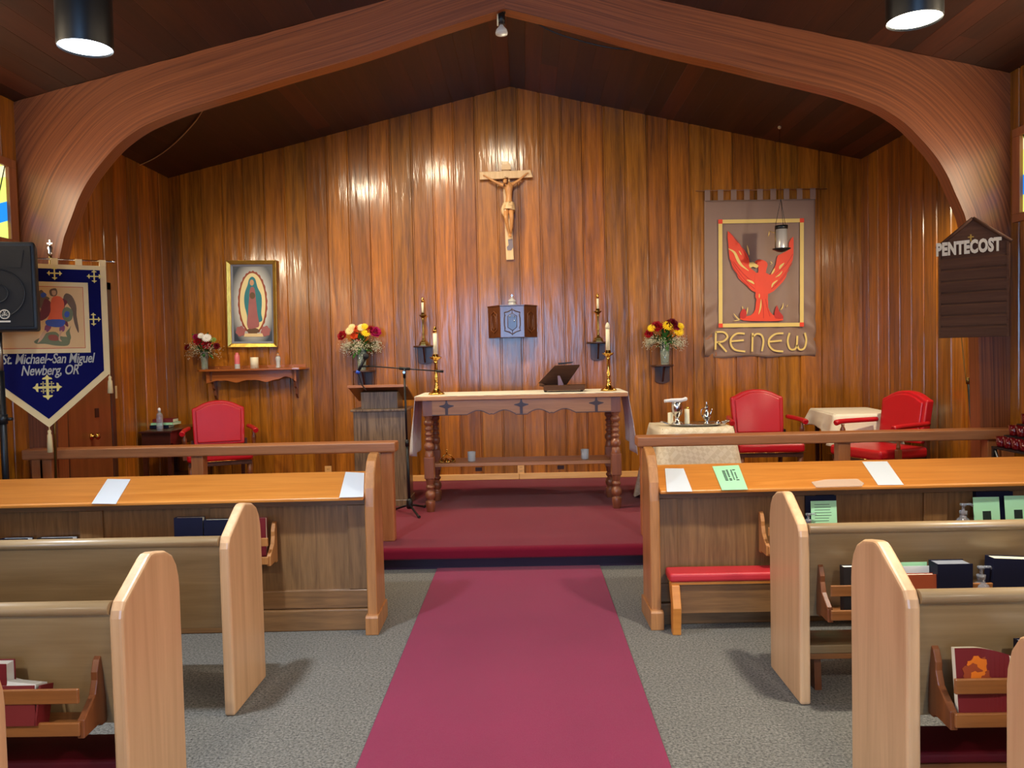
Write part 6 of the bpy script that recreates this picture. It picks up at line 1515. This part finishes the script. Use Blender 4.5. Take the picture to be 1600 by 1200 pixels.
m = MB(); m.prism([(-shw+0.022, 0.02), (shw-0.022, 0.02), (shw-0.022, Hs-0.025), (-shw+0.022, Hs-0.025)], -0.007, 0.002, 'xz'); m.build('grille', M['grille'], sp_, bevel=0.012, seg=3)
m = MB(); m.tube([(0.145*math.cos(a), -0.008, 0.225+0.145*math.sin(a)) for a in [2*PI*k/48 for k in range(48)]], 0.004, 6, closed=True); m.tube([(0.055*math.cos(a), -0.008, 0.225+0.055*math.sin(a)) for a in [2*PI*k/32 for k in range(32)]], 0.004, 6, closed=True); m.build('woofer_ring', M['black'], sp_)
m = MB(); m.prism([(-0.13, Hs-0.16), (0.13, Hs-0.16), (0.15, Hs-0.05), (-0.15, Hs-0.05)], -0.0085, -0.005, 'xz'); m.build('horn', M['grille'], sp_, bevel=0.004)
m = MB(); lc_ = at(5, 491, 4.71); lx, lz = lc_.x-spx.x, lc_.z-sz0
m.tube([(lx+0.026*math.cos(a), -0.0095, lz+0.026*math.sin(a)) for a in [2*PI*k/32 for k in range(32)]], 0.0035, 6, closed=True)
for k in range(3):
    a = PI/2+k*2*PI/3; d_ = Vector((math.cos(a), 0, math.sin(a))); nn = Vector((-math.sin(a), 0, math.cos(a))); c_ = Vector((lx, -0.0095, lz))
    m.tube([c_, c_+d_*0.016], 0.0022, 6); m.tube([c_+d_*0.022+nn*0.0045, c_+d_*0.010+nn*0.0045], 0.0015, 6); m.tube([c_+d_*0.022-nn*0.0045, c_+d_*0.010-nn*0.0045], 0.0015, 6)
    m.tube([c_-d_*0.018, c_-d_*0.002], 0.0015, 6)
m.bb(lx-0.03, lx+0.03, -0.0105, -0.008, lz-0.048, lz-0.038)
m.build('emblem', M['letter'], sp_)

# ================================================================== service board
pa = at(1577, 372, 5.33)
bdA = math.radians(-29)
sb_c = at(1520, 440, 5.50)
sbd = thing('service_board', 'brown slatted service board with a pointed top reading PENTECOST', 'sign board', tuple(sb_c), -bdA if False else math.radians(-42))
RY = Matrix.Rotation(sbd.rotation_euler.z, 3, 'Z')
def SB(px, py):
    d = RM @ Vector(((px-800)/F, -(py-600)/F, -1)); nrm = RY @ Vector((0, 1, 0)); t = (sbd.location-CAM).dot(nrm)/d.dot(nrm)
    q = RY.inverted() @ (CAM+d*t-sbd.location); return (q.x, q.z)
xL, zBL = SB(1469, 528); xR, zBR = SB(1575, 526); xLs, zLs = SB(1463, 386); xRs, zRs = SB(1577, 374); xp, zp = SB(1517, 343)
hw_ = (xR-xL)/2; cxb = (xR+xL)/2; zsh = (zLs+zRs)/2; zbo = (zBL+zBR)/2
m = MB(); m.prism([(cxb-hw_, zbo), (cxb+hw_, zbo), (cxb+hw_, zsh), (cxb, zp), (cxb-hw_, zsh)], 0.0, 0.02, 'xz'); m.build('back_board', M['board'], sbd)
n_s = 7; zt0 = SB(1520, 400)[1]
for k in range(n_s):
    a = zt0-(zt0-zbo)*k/n_s; b = zt0-(zt0-zbo)*(k+1)/n_s
    m = MB(); m.prism([(0.0, b+0.003), (-0.010, b+0.003), (-0.016, a-0.018), (-0.006, a-0.006), (0.0, a-0.006)], cxb-hw_+0.004, cxb+hw_-0.004, 'yz'); m.build('slat', M['board'], sbd)
for s in (-1, 1):
    m = MB(); m.tube([(cxb, -0.004, zp+0.008), (cxb+s*(hw_+0.022), -0.004, zsh-0.012)], 0.012, 8); m.build('gable_trim', M['board'], sbd)
    m = MB(); m.bb(cxb+s*hw_-0.006, cxb+s*hw_+0.008, -0.014, 0.02, zbo, zsh-0.01); m.build('side_trim', M['board'], sbd)
vs_, fs_ = text_geo('PENTECOST', 0.1, 0.0015, 0.0055, 0, 1.08)
x0_ = min(v.x for v in vs_); x1_ = max(v.x for v in vs_); y0_ = min(v.y for v in vs_); y1_ = max(v.y for v in vs_)
l0 = SB(1464, 391); l1 = SB(1566, 381); hh = 0.096; kxx = (l1[0]-l0[0])/(x1_-x0_); zm = (l0[1]+l1[1])/2
m = MB(); m.T = Matrix.Translation(((l0[0]+l1[0])/2-(x0_+x1_)/2*kxx, -0.019, zm-hh/2)) @ XZ @ Matrix.Diagonal((kxx, hh/(y1_-y0_), 1, 1)) @ Matrix.Translation((0, -y0_, 0)); m.add(vs_, fs_); m.build('lettering', M['letter'], sbd)
m = MB(); c_ = SB(1517, 372)
m.bb(c_[0]-0.004, c_[0]+0.004, -0.004, 0.0, c_[1]-0.025, c_[1]+0.025); m.bb(c_[0]-0.018, c_[0]+0.018, -0.004, 0.0, c_[1]+0.004, c_[1]+0.011); m.tube([(c_[0]+0.03*math.cos(a), -0.002, c_[1]-0.02+0.018*math.sin(a)) for a in [PI+PI*k/12 for k in range(13)]], 0.002, 6); m.build('small_cross', M['oldbrass'], sbd)
m = MB(); w0 = RY.inverted() @ (Vector((3.52, 5.865, sbd.location.z+0.2))-sbd.location); m.tube([(cxb+0.05, 0.02, w0.z), tuple(w0)], 0.012, 8); m.build('wall_arm', M['black'], sbd)
# thin rod with a brass tip leaning by the arch foot, and a hanging pale cable
lt = thing('candle_lighter', 'thin dark candle lighter with a brass tip leaning by the right arch post', 'candle lighter', (at(1523, 700, 6.05).x, 6.05, 0.17))
a_ = at(1513, 596, 6.05)-lt.location
m = MB(); m.tube([(0.03, 0, 0.0), tuple(a_)], 0.010, 10); m.build('shaft', M['black'], lt)
m = MB(); d_ = (a_-Vector((0.03, 0, 0))).normalized(); m.tube([tuple(a_-d_*0.02), tuple(a_+d_*0.03)], [0.014, 0.010], 10); m.build('brass_tip', M['oldbrass'], lt)
def wire(pts_, r, mat, label, name='cable', cat='cable'):
    P_ = smooth_line([Vector(p) for p in pts_], 6); m = MB(); m.tube([tuple(p) for p in P_], r, 6)
    return tag(m.build(name, M[mat]), label, cat)
wire([at(1502, 525, 6.05), at(1505, 555, 6.05), at(1507, 575, 6.05), at(1510, 600, 6.05)], 0.004, 'oldbrass', 'pale cable hanging below the service board')
# ceiling cables
def cpt(px, py):   # point on the ceiling slope, a little below the boards
    s = -1 if px < 800 else 1
    d = RM @ Vector(((px-800)/F, -(py-600)/F, -1)); t = (PEAK-0.012-SL*s*CAM.x-CAM.z)/(d.z+SL*s*d.x); return CAM+d*t
wire([cpt(320, 166), cpt(305, 190), cpt(275, 222), cpt(245, 245), cpt(214, 260)], 0.005, 'plate', 'thin pale cable looping along the dark ceiling at the left')
wire([at(826, 28, 6.03), at(860, 48, 6.03), at(900, 62, 6.04), at(950, 74, 6.04), at(1000, 79, 6.03), at(1032, 83, 6.03)], 0.006, 'black', 'black cable sagging below the arch right of the crown')
# spotlight at the crown
sp0 = at(783, 20, 5.95)
sl = thing('crown_spotlight', 'small unlit reflector spotlight hanging at the crown of the arch', 'spotlight', (sp0.x, 5.95, sp0.z))
m = MB(); m.lathe([(0.034, -0.006), (0.036, 0.0), (0.02, 0.004)], 20); m.build('canopy', M['black'], sl)
m = MB(); m.lathe([(0.028, -0.085), (0.028, -0.006)], 20); m.build('socket', M['black'], sl)
m = MB(); m.tube([(-0.025, -0.012, -0.005), (-0.027, -0.014, -0.10)], 0.006, 8); m.build('cable_clip', M['wax'], sl)
m = MB(); m.lathe([(0.013, -0.09), (0.018, -0.10), (0.040, -0.125), (0.046, -0.145), (0.044, -0.158), (0.0001, -0.165)], 24, cap=False); m.build('bulb', M['frost'], sl)
# ceiling knob and hanging sanctuary lamp
hk = cpt(1218, 199)
ck = thing('ceiling_hook', 'tiny round hook on the dark ceiling above the hanging lamp', 'hook', tuple(hk))
m = MB(); m.ball((0, 0, 0.0), 0.018, 10); m.tube([(0, 0, 0), (0, 0, 0.03)], 0.006, 6); m.build('knob', M['plate'], ck)
ly = hk.y
lp0 = at(1221, 372, ly)
sl2 = thing('sanctuary_lamp', 'small hanging glass and metal lamp in front of the grey banner', 'hanging lamp', tuple(lp0))
u_ = ly/F
m = MB(); m.lathe([(8.5*u_, -16*u_), (8.8*u_, 15*u_), (8.2*u_, 15*u_), (7.9*u_, -15*u_), (0.0001, -15*u_)], 24, cap=False); m.build('glass', M['lampglass'], sl2)
m = MB(); m.lathe([(8.0*u_, 13*u_), (9.6*u_, 14*u_), (9.6*u_, 19*u_), (8.0*u_, 19*u_)], 24, cap=False); m.build('top_band', M['black'], sl2, solid=0.002)
m = MB(); m.lathe([(0.0001, -22*u_), (5*u_, -21*u_), (13.5*u_, -17*u_), (13.5*u_, -16*u_), (0.0001, -16*u_)], 24, cap=False); m.build('drip_dish', M['black'], sl2)
m = MB(); m.tube([(-9.4*u_, 0, -16*u_), (-9.4*u_, 0, 14*u_)], 0.6*u_, 6); m.tube(smooth_line([(-9*u_, 0, 9*u_), (-13*u_, 0, 9*u_), (-18*u_, 0, 11*u_), (-19*u_, 0, 8*u_), (-20.5*u_, 0, 3*u_)], 4), 0.6*u_, 6); m.build('handle', M['oldbrass'], sl2)
apex = Vector(hk)-Vector(lp0)
for a in (0.5, 2.6, 4.7):
    m = MB(); m.tube([(9*u_*math.cos(a), 9*u_*math.sin(a), 19*u_), (0.3*apex.x, 0.0, 60*u_)], 0.35*u_, 5); m.build('chain', M['black'], sl2)
m = MB(); m.tube([(0.3*apex.x, 0.0, 60*u_), (apex.x, apex.y, apex.z-0.02)], 0.3*u_, 5); m.build('suspension_wire', M['black'], sl2)

# ================================================================== votive candle stand
vst = thing('votive_stand', 'black iron candle stand with tiers of red glasses at the right edge', 'candle stand', (3.30, 5.36, 0.0))
tiers = 4; ncup = 8
for t_ in range(tiers):
    m = MB(); z = 0.80+t_*0.075; x = t_*0.085; m.bb(x-0.042, x+0.042, -0.72, 0.045, z, z+0.014); m.build('tier', M['black'], vst)
for (x, y) in ((-0.03, 0.03), (0.28, 0.03), (-0.03, -0.69), (0.28, -0.69)):
    m = MB(); m.bb(x-0.012, x+0.012, y-0.012, y+0.012, 0.0, 0.80+(0.22 if x > 0 else 0)); m.build('leg', M['black'], vst)
m = MB(); m.bb(-0.03, 0.28, -0.70, 0.03, 0.42, 0.43); m.build('lower_tray', M['black'], vst)
m = MB(); m.tube(smooth_line([(-0.03, 0.02, 0.79), (-0.03, -0.05, 0.70), (-0.03, -0.14, 0.74), (-0.03, -0.2, 0.66), (-0.03, -0.34, 0.72), (-0.03, -0.5, 0.66), (-0.03, -0.68, 0.78)], 5), 0.008, 6); m.build('scroll_work', M['nickel'], vst)
m = MB(); m.bb(-0.05, -0.046, -0.16, -0.085, 0.615, 0.70); lb = m.build('notice', M['paper'], vst)
m = MB(); m.bb(-0.052, -0.050, -0.145, -0.10, 0.645, 0.665); m.build('notice_print', M['ink'], lb)
cup0 = None
for t_ in range(tiers):
    for k in range(ncup):
        loc = Vector((3.30+t_*0.085, 5.36-0.0-k*0.085, 0.80+t_*0.075+0.0145))
        if cup0 is None:
            c = thing('votive_candle', '', 'votive candle', loc)
            m = MB(); m.lathe([(0.0001, 0), (0.024, 0), (0.028, 0.006), (0.034, 0.068), (0.031, 0.068), (0.026, 0.01), (0.0001, 0.01)], 18, cap=False); m.build('red_glass', M['redglass'], c)
            m = MB(); m.lathe([(0.0255, 0.0105), (0.0285, 0.04)], 14); m.build('wax', M['wax'], c); cup0 = c
        else: c = copy_tree(cup0); c.location = loc
        tag(c, 'small red votive candle glass in the tiers of the black iron stand', 'votive candle', 'red votive glasses on the stand')

# ================================================================== wall plates
def wplate(px, py, mat, label, kind):
    p = at(px, py, YW); t = thing('wall_outlet', label, 'outlet', (p.x, YW+0.002, p.z))
    m = MB(); m.bb(-0.036, 0.036, -0.008, 0.0, -0.055 if kind else -0.02, 0.055 if kind else 0.02); m.build('cover_plate', M[mat], t, bevel=0.002)
    m = MB(); 
    for z in ((0.02, -0.02) if kind else (0,)): m.bb(-0.010, -0.006, -0.0095, -0.007, z-0.006, z+0.006); m.bb(0.006, 0.010, -0.0095, -0.007, z-0.006, z+0.006)
    m.build('slots', M['black'], t)
wplate(814, 733, 'base', 'pale outlet plate low on the end wall behind the altar centre', 1)
wplate(876, 730, 'switchb', 'small dark brown outlet low on the end wall behind the altar', 0)
wplate(748, 733, 'switchb', 'small dark brown outlet left of the pale plate behind the altar', 0)
wplate(513, 736, 'base', 'pale outlet plate low on the end wall left of the lectern', 1)
sp5 = atx(179, 613, -XW+0.012); t = thing('light_switch', 'ivory light switch on the left wall beside the blue banner', 'light switch', tuple(sp5))
m = MB(); m.bb(-0.003, 0.006, -0.036, 0.036, -0.058, 0.058); m.build('cover_plate', M['plate'], t, bevel=0.002)
m = MB(); m.bb(0.006, 0.014, -0.006, 0.006, -0.012, 0.012); m.build('toggle', M['plate'], t)
